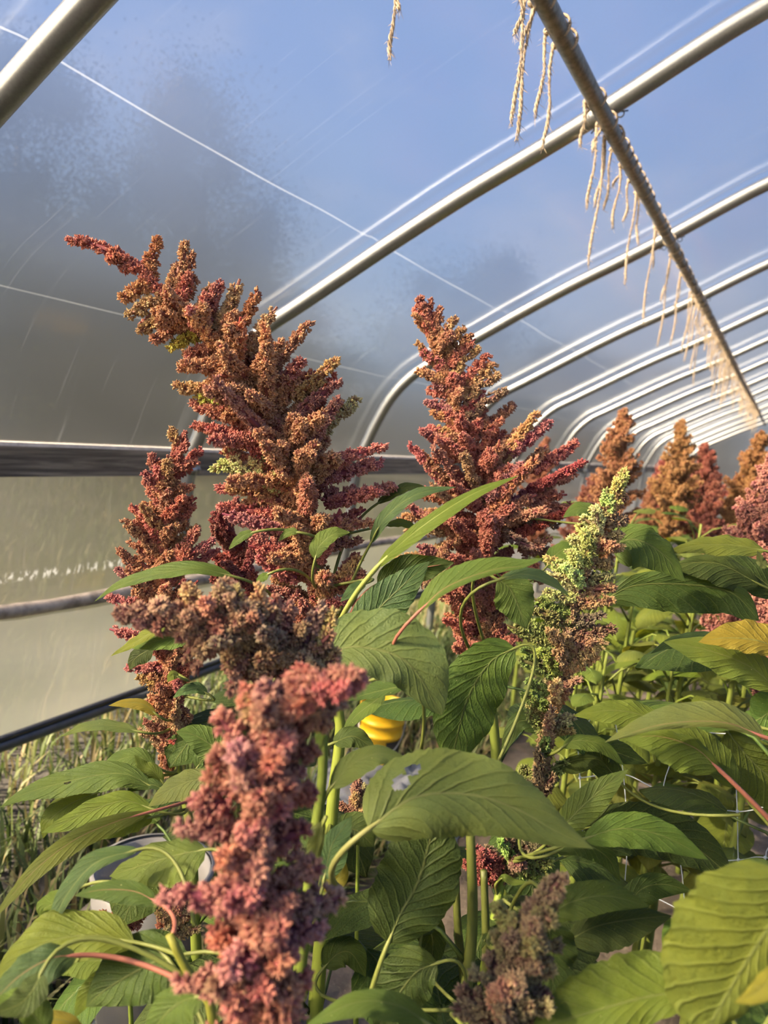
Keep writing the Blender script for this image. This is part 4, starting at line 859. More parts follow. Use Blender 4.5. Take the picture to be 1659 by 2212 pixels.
# ---- right-hand tall plant
pF = Plant('amaranth with a tall pointed red head and long side spikes, right of centre', [(1030, 1000, 1.22), (1048, 1100, 1.22), (1046, 1220, 1.22), (1045, 1350, 1.21), (1060, 1500, 1.2), (1075, 1700, 1.2)], 0.0125, color=(0.12, 0.16, 0.03))
pF.head([(905, 648, 1.22, 14), (925, 700, 1.22, 30), (948, 770, 1.22, 48), (975, 850, 1.22, 62), (1002, 925, 1.22, 66), (1025, 1000, 1.22, 100), (1042, 1080, 1.22, 140), (1046, 1160, 1.22, 150), (1044, 1250, 1.21, 120), (1050, 1340, 1.21, 100), (1060, 1440, 1.2, 80)],
        40, RUST, RED, ang=(35, 78), width=1.0, face=.2, extra=90, explicit=[(920, 700, 905, 642, 0), (935, 710, 932, 648, 0), (940, 730, 949, 662, 0), (950, 740, 987, 690, 0), (955, 765, 1003, 708, 0), (965, 780, 1018, 722, 0), (970, 795, 1028, 733, 0), (975, 820, 1037, 756, 0), (985, 835, 1054, 768, 0), (990, 850, 1067, 787, 0), (1000, 875, 1079, 815, 0), (1005, 910, 1093, 848, 0, DUSK), (1010, 940, 1109, 872, .01, DUSK), (1030, 980, 1085, 910, 0),
                  (935, 720, 896, 668, 0), (950, 790, 904, 740, 0), (960, 800, 910, 760, 0), (965, 830, 916, 795, 0), (985, 845, 935, 832, 0, PINK), (990, 890, 921, 869, 0, PINK), (990, 915, 929, 893, 0), (1000, 960, 925, 922, 0), (960, 1050, 886, 962, -.01, PINK), (970, 1050, 902, 973, 0), (980, 1060, 920, 1000, -.01),
                  (1082, 990, 1186, 908, -.02, PINK), (1075, 985, 1120, 930, .0), (1150, 1015, 1247, 952, .02, PINK), (1110, 1030, 1180, 960, 0), (1140, 1060, 1263, 996, -.02, (0.46, 0.09, 0.11)), (1150, 1060, 1240, 1025, .03, DUSK), (1130, 1085, 1225, 1070, 0), (1180, 1095, 1282, 1088, .02), (1120, 1155, 1235, 1103, -.03, (0.46, 0.10, 0.10)), (1080, 1110, 1160, 1070, -.05, RUST), (1030, 1060, 1000, 980, -.06, RUST), (1070, 1050, 1080, 950, -.05), (1050, 1080, 1130, 1000, -.06, PINK), (1000, 1100, 930, 1050, -.06),
                  (950, 1110, 862, 1122, 0, TAN), (965, 1150, 878, 1152, 0, TAN), (975, 1200, 888, 1232, -.01, TAN), (980, 1240, 905, 1262, -.02, DUSK), (1120, 1120, 1205, 1135, -.02, DUSK), (1120, 1180, 1212, 1200, -.01, DUSK), (1110, 1230, 1185, 1262, -.01, DUSK), (1090, 1150, 1150, 1180, -.05, DUSK), (1000, 1150, 950, 1210, -.05, RUST), (960, 1140, 870, 1080, .0, PINK), (960, 1180, 855, 1205, 0, TAN), (980, 1210, 900, 1180, -.02, PINK), (1130, 1200, 1190, 1160, -.02, DUSK), (1100, 1250, 1160, 1220, 0, DUSK), (1010, 1310, 950, 1290, -.02, TAN), (1020, 1360, 960, 1340, -.02), (1030, 1420, 980, 1400, -.02)])
pF.leaf([(904, 1322, .74), (965, 1268, .74), (1060, 1232, .745), (1130, 1222, .75), (1178, 1205, .755)], 34, 12, G, gy=.9, stalk=RSTK, to=(1020, 1450, .95), wave=.02)
pF.leaf([(1075, 1252, .86), (1100, 1270, .86), (1120, 1310, .855), (1137, 1358, .85)], 44, 46, G, gx=.1, gy=.45, to=(1050, 1400, .96))
pF.leaf([(1085, 1250, .82), (1130, 1240, .82), (1185, 1255, .82), (1232, 1290, .82)], 16, 10, BG, gy=.9, to=(1040, 1440, .96))
pF.leaf([(1290, 1110, 1.15), (1265, 1098, 1.15), (1240, 1100, 1.15), (1216, 1118, 1.15)], 20, 14, G)
pF.leaf([(1180, 1225, 1.08), (1205, 1195, 1.08), (1225, 1185, 1.08), (1250, 1190, 1.08)], 20, 34, G)

# ---- green-and-brown plant
pG = Plant('amaranth whose flower head is lime green on its left side and brown on its right', [(1225, 1330, .94), (1205, 1450, .94), (1185, 1560, .94), (1170, 1660, .93), (1120, 1800, .92), (1085, 1900, .90), (1062, 2020, .88), (1042, 2120, .87), (1030, 2260, .87)], 0.0085, color=(0.17, 0.24, 0.03))
pG.head([(1347, 1016, .94, 12), (1336, 1060, .94, 22), (1315, 1110, .94, 30), (1285, 1170, .94, 40), (1258, 1240, .94, 48), (1235, 1320, .94, 56), (1215, 1400, .94, 62), (1200, 1480, .94, 56), (1186, 1560, .935, 48), (1172, 1650, .93, 44), (1155, 1720, .925, 34)],
        14, BRN, GRN, ang=(40, 70), width=.92, main=.0095, explicit=
        [(1335, 1070, 1347, 1014, -.005, LIME), (1325, 1090, 1330, 1040, -.01, LIME), (1318, 1105, 1310, 1060, -.01, LIME), (1310, 1120, 1280, 1098, -.005, LIME), (1300, 1140, 1262, 1118, -.005, LIME), (1295, 1150, 1290, 1100, -.02, LIME), (1285, 1175, 1250, 1140, -.01, LIME), (1275, 1190, 1233, 1166, -.005, LIME), (1270, 1210, 1222, 1195, -.005, LIME), (1275, 1200, 1262, 1150, -.02, LIME), (1255, 1240, 1195, 1225, -.005, LIME), (1255, 1255, 1180, 1200, 0, LIME), (1250, 1270, 1185, 1245, -.01, LIME), (1262, 1230, 1235, 1190, -.02, LIME), (1245, 1290, 1180, 1275, -.01, LIME), (1255, 1260, 1215, 1225, -.025, LIME),
         (1240, 1330, 1150, 1290, 0, GRN), (1235, 1350, 1137, 1312, 0, GRN), (1225, 1370, 1115, 1345, 0, GRN), (1220, 1400, 1095, 1348, .005, GRN), (1215, 1420, 1130, 1400, -.01, GRN), (1205, 1450, 1162, 1408, -.02, (0.26, 0.34, 0.07)), (1200, 1460, 1125, 1430, 0, GRN), (1195, 1500, 1140, 1470, 0, GRN), (1190, 1530, 1130, 1500, -.01, GRN), (1180, 1590, 1135, 1540, 0, GRN),
         (1328, 1090, 1352, 1075, 0, BRN), (1315, 1130, 1356, 1120, 0, BRN), (1305, 1160, 1345, 1150, 0, BRN), (1295, 1185, 1342, 1180, 0, BRN), (1285, 1215, 1323, 1216, 0, BRN), (1270, 1250, 1320, 1243, 0, BRN), (1265, 1275, 1322, 1270, 0, BRN), (1255, 1305, 1325, 1297, -.01, BRN), (1245, 1345, 1300, 1330, -.01, DIM), (1235, 1380, 1328, 1357, -.01, DIM), (1230, 1400, 1280, 1385, -.02, BRN), (1222, 1440, 1303, 1385, -.02, TAN), (1215, 1455, 1290, 1420, -.015, TAN), (1205, 1490, 1250, 1470, -.02, BRN), (1235, 1400, 1185, 1360, -.03, BRN), (1210, 1440, 1198, 1370, -.03, BRN), (1200, 1520, 1205, 1470, -.03, TAN), (1190, 1560, 1240, 1545, -.01, TAN), (1190, 1575, 1235, 1580, -.01, BRN), (1185, 1600, 1195, 1530, -.02, TAN),
         (1165, 1700, 1225, 1640, 0, GRN), (1165, 1690, 1160, 1620, -.02, DIM), (1170, 1720, 1195, 1680, -.02, DIM), (1160, 1740, 1140, 1690, -.02, DIM)])
h2 = pG.head([(1120, 1800, .91, 50), (1110, 1850, .905, 70), (1090, 1900, .90, 50)], 10, DIM, GRN, ang=(50, 88), width=1.0, name='lower_flower_cluster', explicit=[(1080, 1870, 1015, 1835, -.01, MAG), (1075, 1890, 1005, 1870, -.01, MAG), (1070, 1900, 1030, 1895, -.01, MAG), (1070, 1880, 1040, 1850, -.02, MAG), (1130, 1840, 1180, 1810, 0, DIM), (1125, 1870, 1185, 1860, 0, GRN), (1120, 1880, 1165, 1890, -.01, GRN), (1130, 1830, 1200, 1800, 0, DIM)])
pG.leaf([(1075, 1905, .88), (1090, 1895, .87), (1110, 1905, .87), (1142, 1905, .87)], 8, 9, YG)
pG.leaf([(1195, 1480, 1.0), (1180, 1560, 1.0), (1120, 1560, 1.0), (1080, 1640, 1.0)], 24, 26, DG)
pG.leaf([(1215, 1615, .90), (1240, 1600, .90), (1300, 1608, .90), (1350, 1655, .90)], 14, 22, G, gy=.7)
pG.leaf([(1205, 1655, .92), (1250, 1640, .92), (1290, 1640, .92), (1310, 1655, .92)], 10, 30, DG, gy=.3)
pG.leaf([(1208, 1795, .82), (1250, 1750, .82), (1300, 1705, .82), (1357, 1662, .825)], 34, 40, G, gy=.4, to=(1100, 1860, .90))
pG.leaf([(1262, 1812, .78), (1340, 1790, .78), (1430, 1805, .78), (1530, 1857, .78)], 38, 42, G, gy=.55, to=(1110, 1855, .90))
pG.leaf([(1200, 1840, .80), (1250, 1820, .80), (1310, 1850, .80), (1340, 1905, .80)], 26, 30, DG, gy=.5)
pG.leaf([(1180, 1985, .70), (1230, 1950, .70), (1310, 1935, .70), (1402, 1958, .70)], 38, 44, G, gy=.5, to=(1060, 2010, .86))
pG.leaf([(1230, 2030, .72), (1290, 2000, .72), (1370, 1985, .72), (1452, 1978, .72)], 36, 62, DG, gy=.45, to=(1060, 2060, .86))
pG.leaf([(1185, 2000, .68), (1190, 2040, .68), (1195, 2100, .675), (1192, 2168, .67)], 55, 52, DG, gx=.3, gy=.3, to=(1060, 2090, .86), base=.4)
pG.leaf([(1060, 2010, .86), (1050, 2025, .85), (1045, 2035, .85), (1040, 2050, .85)], 8, 8, DG)
pG.leaf([(1345, 1985, .85), (1380, 1925, .85), (1430, 1910, .85), (1495, 1925, .85)], 30, 40, DG, gy=.3)
pG.leaf([(1270, 1830, .95), (1380, 1790, .97), (1500, 1830, .98), (1600, 1915, .98)], 60, 60, (0.022, 0.036, 0.012), gy=.2, label='large leaf with shade painted into its very dark green')  # leaf green darkened to paint in the shade here
pG.leaf([(1260, 1790, 1.02), (1360, 1770, 1.03), (1450, 1790, 1.03), (1560, 1850, 1.03)], 40, 70, (0.022, 0.036, 0.012), gy=.1, label='large leaf with shade painted into its very dark green')  # same darkened green, shade painted into the colour

pH = Plant('amaranth with a dim brown-purple flower head rising from the bottom edge in shade', [(1100, 2120, .56), (1080, 2250, .56), (1070, 2400, .56)], 0.009)
pH.head([(1215, 1893, .57, 12), (1185, 1935, .57, 26), (1150, 1985, .57, 42), (1125, 2050, .57, 62), (1100, 2130, .565, 78), (1085, 2240, .56, 85), (1080, 2300, .56, 80)], 40, DIM, (0.20, 0.15, 0.07), ang=(40, 80), width=.95, main=.010, explicit=[(1080, 2190, 985, 2180, 0), (1090, 2160, 1030, 2100, 0), (1110, 2010, 1075, 1960, 0, GRN), (1110, 2130, 1170, 2160, 0), (1130, 2040, 1175, 2030, 0), (1090, 2150, 1120, 2110, -.02, TAN), (1070, 2170, 1085, 2120, -.02, RUST)])  # dim browns paint the shade into this head's colour
pH.leaf([(1010, 2212, .60), (1000, 2190, .60), (997, 2165, .60), (995, 2150, .60)], 12, 10, G)

# ---- right edge plants
pK = Plant('amaranth at the right edge carrying the broad sunlit yellow-green leaves on red stalks', [(1720, 1480, .80), (1730, 1620, .80), (1735, 1800, .79), (1738, 2000, .78)], 0.012)
pK.leaf([(1650, 1592, .76), (1560, 1560, .755), (1430, 1565, .75), (1305, 1604, .745)], 12, 46, PALE, gy=.7, stalk=RSTK, stalk_r=.0022, cup=.06)
pK.leaf([(1553, 1662, .78), (1500, 1615, .78), (1420, 1590, .78), (1350, 1598, .78)], 62, 18, YG, gy=.55, stalk=RSTK, to=(1735, 1850, .80), stalk_r=.0024)
pK.leaf([(1590, 1700, .80), (1540, 1640, .80), (1480, 1590, .80), (1420, 1575, .80)], 30, 40, YG, gy=.6, to=(1735, 1860, .80))
pK.leaf([(1430, 1560, .86), (1370, 1540, .86), (1310, 1535, .86), (1238, 1546, .86)], 34, 26, YG, gy=.7, to=(1700, 1700, .85))
pK.leaf([(1570, 1580, .84), (1620, 1640, .84), (1680, 1700, .84), (1730, 1790, .84)], 50, 70, YG, gy=.4, to=(1735, 1600, .80))
pK.leaf([(1680, 1490, .86), (1620, 1440, .86), (1530, 1405, .86), (1432, 1386, .86)], 44, 38, YG, gy=.6, to=(1725, 1560, .80), label='yellow-green leaf with a pale midrib')
pK.leaf([(1690, 1408, .84), (1640, 1385, .84), (1570, 1378, .84), (1508, 1387, .84)], 30, 42, YEL, gy=.7, to=(1722, 1500, .80), label='yellowing leaf')
pK.leaf([(1570, 1380, .98), (1520, 1375, .98), (1450, 1385, .98), (1405, 1412, .98)], 24, 12, BG, gy=.3)
pK.leaf([(1700, 1500, .88), (1660, 1540, .88), (1620, 1560, .88), (1585, 1545, .88)], 50, 50, G, gy=.4)
pK.leaf([(1340, 1690, .95), (1300, 1640, .95), (1310, 1620, .95), (1400, 1650, .95)], 34, 30, DG, to=(1600, 1760, .9))

pS = Plant('amaranth in the bottom right corner with the largest rounded leaf', [(1640, 2240, .56), (1650, 2330, .56), (1655, 2450, .56)], 0.012)
pS.leaf([(1720, 1890, .52), (1670, 1990, .51), (1600, 2100, .50), (1520, 2240, .49)], 70, 185, YG, gy=.3, gx=.15, base=.35, tip=.45, bow=.10, to=(1760, 2300, .56), cup=.06)
pS.leaf([(1495, 2150, .56), (1420, 2150, .56), (1300, 2180, .555), (1150, 2225, .55)], 60, 105, YG, gy=.55, ragged=.03, base=.45, tip=.7, to=(1620, 2280, .56))
pS.leaf([(1700, 2080, .44), (1665, 2115, .44), (1630, 2145, .44), (1587, 2166, .44)], 36, 26, YEL, gy=.4, to=(1720, 2250, .52))
pS.leaf([(1680, 1885, .66), (1640, 1870, .66), (1600, 1872, .66), (1555, 1888, .66)], 20, 16, G, gy=.7)

pN = Plant('amaranth behind the green-and-brown one, with long flat leaves over dark shaded ones', [(1690, 1230, 1.08), (1700, 1330, 1.08), (1710, 1450, 1.08), (1715, 1700, 1.08)], 0.012)
pN.leaf([(1652, 1190, 1.0), (1590, 1178, 1.0), (1510, 1178, 1.0), (1436, 1194, 1.0)], 24, 20, YG, gy=.9)
pN.leaf([(1318, 1180, .99), (1370, 1165, .98), (1430, 1195, .97), (1481, 1257, .965)], 36, 62, G, gy=.6, to=(1290, 1420, 1.05), base=.35)
pN.leaf([(1640, 1262, 1.05), (1560, 1220, 1.05), (1500, 1215, 1.05), (1440, 1225, 1.05)], 46, 20, DG, gy=.5)
pN.leaf([(1690, 1290, 1.06), (1620, 1235, 1.06), (1560, 1215, 1.06), (1480, 1210, 1.06)], 40, 30, DG, gy=.5)
pN.leaf([(1300, 1300, 1.06), (1370, 1265, 1.055), (1480, 1262, 1.05), (1580, 1280, 1.04), (1640, 1340, 1.03)], 30, 62, DG, gy=.2, wave=.08, to=(1290, 1420, 1.08), tip=.6)
pN.leaf([(1660, 1225, .9), (1645, 1215, .9), (1640, 1200, .9), (1635, 1190, .9)], 10, 10, PALE)

pJ = Plant('small young amaranth with one thin crimson spike, in the gap by the yellow bucket', [(772, 1745, 1.05), (772, 1800, 1.05), (772, 1900, 1.05)], 0.006)
pJ.head([(772, 1672, 1.05, 11), (770, 1710, 1.05, 12), (768, 1735, 1.05, 34), (768, 1762, 1.05, 34)], 16, DUSK, TAN, ang=(35, 80), width=.8, main=.0085)
pJ2 = Plant('low amaranth side shoot with a small pinkish cluster beside the grey tub', [(270, 1990, .95), (275, 2060, .95), (280, 2140, .95)], 0.006)
pJ2.head([(280, 1976, .95, 14), (270, 1990, .95, 40), (265, 2010, .95, 44)], 14, RED, PINK, ang=(40, 88), width=.8, main=.008)
pJ3 = Plant('low amaranth side shoot with a golden brown cluster in front of the grey tub', [(385, 1940, .90), (388, 2040, .90), (390, 2140, .90)], 0.006)
pJ3.head([(372, 1895, .90, 16), (378, 1940, .90, 28), (384, 1990, .90, 38), (386, 2020, .90, 36)], 22, TAN, RUST, ang=(40, 85), width=.85, main=.008)

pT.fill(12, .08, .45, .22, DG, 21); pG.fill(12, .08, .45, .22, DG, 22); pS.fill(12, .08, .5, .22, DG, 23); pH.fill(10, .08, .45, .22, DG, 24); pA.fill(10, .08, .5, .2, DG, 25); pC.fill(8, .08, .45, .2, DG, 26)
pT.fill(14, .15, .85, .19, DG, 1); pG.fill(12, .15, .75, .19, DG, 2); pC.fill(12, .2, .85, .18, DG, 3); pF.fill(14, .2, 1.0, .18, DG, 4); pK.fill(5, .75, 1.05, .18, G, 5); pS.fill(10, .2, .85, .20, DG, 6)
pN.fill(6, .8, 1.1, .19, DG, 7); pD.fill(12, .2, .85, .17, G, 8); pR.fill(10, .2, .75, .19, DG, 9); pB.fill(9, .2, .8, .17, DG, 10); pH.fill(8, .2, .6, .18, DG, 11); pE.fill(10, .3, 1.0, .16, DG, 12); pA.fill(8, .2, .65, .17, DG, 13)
# ---- plants further down the bed: a few kinds, copied
FLOR_LO = {}
def far_plant(name, label, h, head_h, head_r, color, nspk, nleaf, seed, leafcol, lmax=0.19, tilt=0.0, bare=0.30):
    rng = np.random.RandomState(seed)
    root = empty(name, (0, 0, 0), label, 'plant')
    st = np.array([(0, 0, -0.01), (0.01, 0.0, h * .3), (0.0, 0.012, h * .6), (tilt * .3, 0, h - head_h * .5), (tilt, 0, h)]); st = catmull(st, 30)
    mb = MB(); mb.tube(st, np.linspace(.012, .003, 30), 8); mb.build('stem', M['stalk'], root, (0.13, 0.17, 0.035))
    if head_h > 0:
        mb = MB(); top = st[-1]
        for k in range(nspk):
            f = ((k + rng.rand()) / nspk); zb = h - head_h + head_h * f * .97; r = head_r * (1 - f) ** .75 * (0.55 + .45 * min(1, f * 5)) + .012
            b = np.array([np.interp(zb, st[:, 2], st[:, 0]), np.interp(zb, st[:, 2], st[:, 1]), zb]); az = rng.rand() * 6.283; el = math.radians(rng.uniform(20, 60))
            d = np.array([math.cos(az) * math.cos(el), math.sin(az) * math.cos(el), math.sin(el)]); L = r * rng.uniform(.8, 1.25)
            tt = np.linspace(0, 1, 5)[:, None]
            florets(b + d * L * tt, np.array([.006, .0085, .009, .008, .004]), rng, clump=.011, bl=.008, bw=.0026, nb=9, core=False, mb=mb, sides=3)
        tt = np.linspace(0, 1, 8)[:, None]; b = st[20]
        pth = st[np.linspace(int(30 * (1 - head_h / h)), 29, 8).astype(int)]; florets(pth, np.array([.012] * 6 + [.010, .005]), rng, clump=.010, bl=.008, bw=.0026, nb=9, mb=mb, sides=3)
        link('flower_head', mb.mesh('flower_head', [M['flower']], False, True), root, color)
    az = rng.rand() * 6
    for k in range(nleaf):
        az += 2.4 + rng.normal() * .3; f = (k + .5) / nleaf; zz = bare * h + (h - head_h * .75 - bare * h) * f
        sp = np.array([np.interp(zz, st[:, 2], st[:, 0]), np.interp(zz, st[:, 2], st[:, 1]), zz]); pl = .05 + .07 * rng.rand(); e0 = math.radians(rng.uniform(25, 55))
        b = sp + np.array([math.cos(az) * math.cos(e0), math.sin(az) * math.cos(e0), math.sin(e0)]) * pl
        L = lmax * (0.6 + .4 * math.sin(math.pi * min(1, .25 + f * .75))) * rng.uniform(.8, 1.1)
        mb = MB(); wleaf(mb, b, az, L, L * rng.uniform(.26, .34), rng.uniform(.7, 1.5), math.radians(rng.uniform(5, 35)), rng, sp)
        link('leaf', mb.mesh('leaf', [M['leaf'], M['stalk']]), root, jit(leafcol, rng, .10))
    return root
def copy_tree(o, parent=None):
    c = o.copy(); COL.objects.link(c)
    if parent: c.parent = parent
    for ch in list(o.children): copy_tree(ch, c)
    return c
used = {}
def put(proto, x, y, rz, s, label, group=None, hcol=None):
    if proto.name not in used: o = proto; used[proto.name] = 1
    else: o = copy_tree(proto)
    o.location = (x, y, 0); o.rotation_euler = (0, 0, rz); o.scale = (s, s, s); o['label'] = label
    if group: o['group'] = group
    if hcol:
        for ch in o.children:
            if ch.name.startswith('flower_head'): ch.color = (hcol[0] * .80, hcol[1] * .86, hcol[2] * 1.05, 1)
    return o
A1 = far_plant('amaranth_plant', 'a', 1.45, .50, .125, RUST, 130, 13, 1, YG)
A2 = far_plant('amaranth_plant', 'b', 1.40, .44, .115, TAN, 115, 12, 2, G, tilt=-.03)
A3 = far_plant('amaranth_plant', 'c', 1.36, .40, .13, MAG, 105, 12, 3, G, tilt=.05)
A4 = far_plant('amaranth_plant', 'd', 1.12, 0.0, 0, RUST, 0, 18, 4, (0.105, 0.135, 0.028), lmax=.17, bare=.35)
A5 = far_plant('amaranth_plant', 'e', 1.02, 0.0, 0, RUST, 0, 18, 5, (0.105, 0.135, 0.028), lmax=.15, bare=.30)
A6 = far_plant('amaranth_plant', 'f', 1.20, .28, .06, RED, 50, 14, 6, G, lmax=.15)
def at_top(proto, h, px, py, d, rz, label, hcol=None, group='amaranths further down the bed', sc=None):
    p = P(px, py, d); return put(proto, p[0], p[1], rz, p[2] / h, label, group, hcol)
at_top(A1, 1.45, 1350, 884, 2.45, .4, 'distant amaranth with a tall rusty orange flower cone, just behind the lime green spike', (0.47, 0.20, 0.09))
at_top(A2, 1.40, 1484, 908, 2.9, 1.2, 'distant amaranth with a golden brown flower cone on a pale stem, beneath the far hoops', (0.48, 0.23, 0.085))
at_top(A3, 1.36, 1540, 958, 3.2, 2.2, 'distant amaranth with a dark crimson bushy head between two golden brown ones', (0.34, 0.08, 0.06))
at_top(A2, 1.40, 1628, 930, 3.0, 3.0, 'distant amaranth with a rounded orange-brown head below the far end of the pipe', (0.46, 0.20, 0.07))
at_top(A3, 1.36, 1450, 995, 3.6, 4.0, 'distant amaranth with a slim crimson spike left of the golden brown cone', (0.36, 0.06, 0.055))
at_top(A6, 1.20, 1412, 1030, 3.4, 5.0, 'distant amaranth with a small narrow reddish head between the two tallest distant cones', (0.42, 0.16, 0.08))
at_top(A6, 1.20, 1548, 1022, 2.6, .6, 'distant amaranth with a pinkish red spike in front of the dark crimson one', (0.42, 0.12, 0.08))
at_top(A1, 1.45, 1180, 945, 3.3, 2.6, 'distant amaranth whose reddish tip peeks out behind the long side spikes right of centre', (0.40, 0.13, 0.07))
at_top(A3, 1.36, 1268, 1024, 3.0, 1.0, 'distant dark red amaranth mostly hidden left of the tall rusty cone', (0.30, 0.08, 0.06))
at_top(A6, 1.20, 1590, 1060, 3.1, 3.3, 'distant amaranth with a greenish brown head low at the right', (0.34, 0.22, 0.07))
at_top(A1, 1.45, 1672, 975, 1.55, 1.9, 'pink and gold amaranth head cut by the right edge of the picture', (0.52, 0.20, 0.15))
at_top(A6, 1.20, 1690, 1200, 1.35, 2.9, 'low pink amaranth spike at the right edge below the pink and gold head', (0.50, 0.19, 0.14))
rq = random.Random(21)
NF = 0
def filler(x, y, tall):
    global NF
    pr = rq.choice([A4, A5, A5]) if not tall else rq.choice([A1, A2, A3, A6])
    c = rq.choice([RUST, TAN, (0.42, 0.15, 0.07), (0.36, 0.09, 0.06)])
    put(pr, x, y, rq.uniform(0, 6.28), rq.uniform(.88, 1.06) if not tall else rq.uniform(.84, .97), 'leafy green amaranth without a flower head in the sunlit bed behind the right-hand leaves' if not tall else 'far amaranth in the dense flowering row near the tunnel end', 'leafy amaranths in the right bed' if not tall else 'far flowering amaranths', c if tall else None); NF += 1
for (px, d) in ((1290, 1.62), (1350, 1.55), (1405, 1.75), (1340, 2.05), (1450, 1.6), (1495, 1.9), (1540, 1.6), (1585, 2.0), (1620, 1.65), (1390, 2.3), (1470, 2.35), (1560, 2.4), (1640, 2.35), (1300, 2.5), (1260, 2.0), (1680, 1.9), (1240, 2.7), (1600, 2.9), (1680, 3.0), (1500, 3.0)):
    p = P(px, 1300, d); filler(p[0] + rq.uniform(-.04, .04), p[1], False)
for (x, y) in ((.62, .35), (.55, .95), (.75, 1.5), (1.15, .6), (1.25, 1.3), (.6, -.35), (1.2, -.2), (.95, 1.9), (.7, 2.3), (1.3, 2.2)):  # unseen plants right of the view, added to block sky fill
    filler(x, y, False)
for y in np.arange(4.4, 10.5, .62):
    for x in (-0.62, -0.15, 0.32, 0.8, 1.3):
        filler(x + rq.uniform(-.1, .1), y + rq.uniform(-.2, .2), True)

# ------------------------------------------------------------------ bucket, tub, plastic sheet, netting, edging
dbk = -(CAM_Z - 0.01) / (RC @ _ray(812, 1688))[2]; bp = P(812, 1688, dbk); bsc = 97 * dbk / FPX / 0.172
root = empty('bucket', Vector(bp), 'yellow plastic bucket with black print, in the gap behind the stems', 'bucket')
mb = MB(); H = 0.315
mb.lathe([(0.0, 0.0), (.068, 0), (.070, .004), (.078, H * .62), (.084, H * .63), (.084, H * .66), (.079, H * .67), (.080, H * .77), (.086, H * .78), (.086, H * .81), (.081, H * .82), (.082, H * .92), (.088, H * .93), (.088, H), (.084, H), (.082, H * .9), (.066, .01), (0, .01)], 48)
mb.build('body', M['yellow'], root)
vx = (CAM - bp)[:2]; va = math.atan2(vx[1], vx[0])
def patch(name, a0, a1, z0, z1, r, m):
    mb = MB(); n = 8; a = np.linspace(va + a0, va + a1, n); V = [(r(zz) * math.cos(q), r(zz) * math.sin(q), zz) for zz in np.linspace(z0, z1, 5) for q in a]
    mb.add(V, [(j * n + i, j * n + i + 1, (j + 1) * n + i + 1, (j + 1) * n + i) for j in range(4) for i in range(n - 1)]); return mb.build(name, m, root)
rb = lambda zz: .0706 + (.078 - .070) * zz / (H * .62) + .0006
patch('label_panel', .30, 1.3, .03, .19, rb, M['black']); patch('label_panel', -.95, -.10, .03, .17, rb, M['black']); patch('label_print', -.90, -.14, .135, .165, lambda z: rb(z) + .0006, M['white'])
for k in range(3): patch('label_print', .42 + k * .2, .54 + k * .2, .05 + .02 * (k % 2), .075 + .02 * (k % 2), lambda z: rb(z) + .0006, M['yellow'])
root.scale = (bsc, bsc, bsc)
a = np.linspace(0, math.pi, 24); mb = MB()
ux = np.array([-math.sin(va), math.cos(va), 0]); uf = np.array([math.cos(va), math.sin(va), 0])
mb.tube([ux * .088 * math.cos(q) + uf * .085 * math.sin(q) + np.array([0, 0, H * .80 - .115 * math.sin(q)]) for q in a], .0019, 6); mb.build('handle', M['wire'], root)
# second nested rim seen inside
mb = MB(); mb.lathe([(.050, .10), (.072, .26), (.0735, .26), (.052, .10)], 10); mb.build('liner', M['yellow'], root)

def sheet_pile(name, label, cat, c, sx, sy, hh, seed, material, freq=9):
    rng = np.random.RandomState(seed); n = 44; mb = MB(); V = []; UV = []
    k1 = rng.normal(size=(7, 2)) * freq; ph = rng.rand(7) * 6.28
    for j in range(n):
        for i in range(n):
            u_, v_ = i / (n - 1) * 2 - 1, j / (n - 1) * 2 - 1; e = max(0, 1 - (u_ * u_) ** 1.5) * max(0, 1 - (v_ * v_) ** 1.5)
            zz = e * hh * (.55 + .45 * np.abs(np.sin(k1[:, 0] * u_ + k1[:, 1] * v_ + ph)).mean() * 1.3 + .12 * math.sin(k1[0, 0] * u_ * 2 + v_ * 5)) + .006
            V.append((u_ * sx + .02 * math.sin(v_ * 7), v_ * sy + .02 * math.sin(u_ * 6), zz)); UV.append((u_, v_))
    mb.add(V, [(j * n + i, j * n + i + 1, (j + 1) * n + i + 1, (j + 1) * n + i) for j in range(n - 1) for i in range(n - 1)], 0, UV)
    o = mb.build(name, material); o.location = (c[0], c[1], 0.0); return tag(o, label, cat)
M['grey_sheet'] = simple('grey_plastic_sheet', (0.17, 0.18, 0.21), 0.3, 0, 6, .35, bump=.3)
dsh = -CAM_Z / (RC @ _ray(830, 1725))[2]; q = P(830, 1725, dsh); sheet_pile('plastic_sheet', 'crumpled grey plastic sheet on the ground below the yellow bucket', 'plastic sheet', q, .36, .30, .10, 3, M['grey_sheet'])

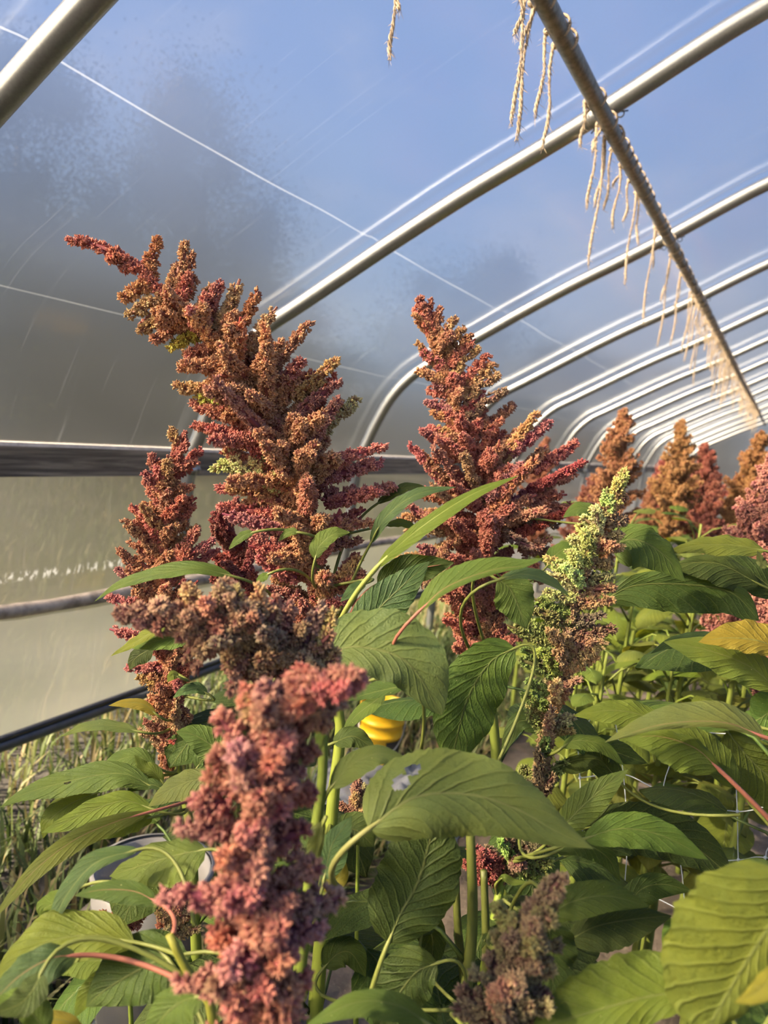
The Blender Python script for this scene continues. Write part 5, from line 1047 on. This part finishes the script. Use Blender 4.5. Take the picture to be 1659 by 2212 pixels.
def tub():
    q = P(330, 1905, 1.5)
    root = empty('storage_tub', (q[0], q[1], 0.0), 'translucent grey plastic tub among the leaves at the lower left', 'tub')
    m = simple('cloudy_plastic', (0.22, 0.215, 0.22), 0.4, 0, 5, .1)
    topz = q[2] + .03; topz = max(.35, topz)
    mb = MB(); mb.lathe([(0, .0), (.08, 0), (.085, .02), (.108, topz - .07), (.116, topz - .065), (.116, topz - .05), (.111, topz - .045), (.114, topz), (.110, topz), (.103, topz - .06), (.08, .02), (0, .02)], 44); mb.build('body', m, root)
    mb = MB(); mb.lathe([(.114, topz - .008), (.121, topz - .006), (.122, topz + .004), (.114, topz + .006)], 44); mb.build('rim', m, root)
tub()
bq = P(20, 2015, 1.35)
mb = MB(); e0, e1 = P(-80, 2060, 1.5), P(240, 1905, 1.95); e0[2] = e1[2] = .05; dv = (e1 - e0) / np.linalg.norm(e1 - e0); sv = np.array([-dv[1], dv[0], 0])
mb.box((e0 + e1) / 2, (np.linalg.norm(e1 - e0) / 2 + .3, .02, .055), np.stack([dv, sv, (0, 0, 1)], 1)); tag(mb.build('edging_board', M['wood'], smooth=False), 'weathered edging board lying on the ground in the lower left', 'board')
mb = MB(); e0, e1 = P(60, 2230, 1.25), P(190, 2085, 1.5); e0[2] = e1[2] = .03; ev = e1 - e0
mb.tube([e0 - ev, e0, e1, e1 + ev * .6], .022, 12); tag(mb.build('irrigation_pipe', simple('blue_grey_pipe', (0.13, 0.16, 0.22), .3)), 'blue-grey water pipe on the dark ground in the lower left corner', 'pipe')

def netting():
    mb = MB(); rng = np.random.RandomState(8)
    p0, p1 = P(1225, 1715, 1.36), P(1800, 1765, 1.12); n = 6; rows = 4; top = .62; cell = .105
    nodes = np.zeros((rows, n, 3))
    for j in range(rows):
        for i in range(n):
            f = i / (n - 1); q = p0 + (p1 - p0) * f; nodes[j, i] = (q[0] + rng.normal() * .012 + j * .02, q[1] + rng.normal() * .012, p0[2] + (p1[2] - p0[2]) * f + .13 - j * cell + rng.normal() * .010 + .02 * math.sin(f * 9))
    for j in range(rows): mb.tube(catmull(nodes[j], 90), .0009, 5)
    for i in range(n): mb.tube(catmull(nodes[:, i], 24), .0008, 5)
    for j in range(rows):
        for i in range(n): mb.box(nodes[j, i], (.002, .002, .002))
    return tag(mb.build('trellis_netting', M['netcord']), 'white square-mesh trellis netting hanging among the stems at the right', 'netting')
netting()
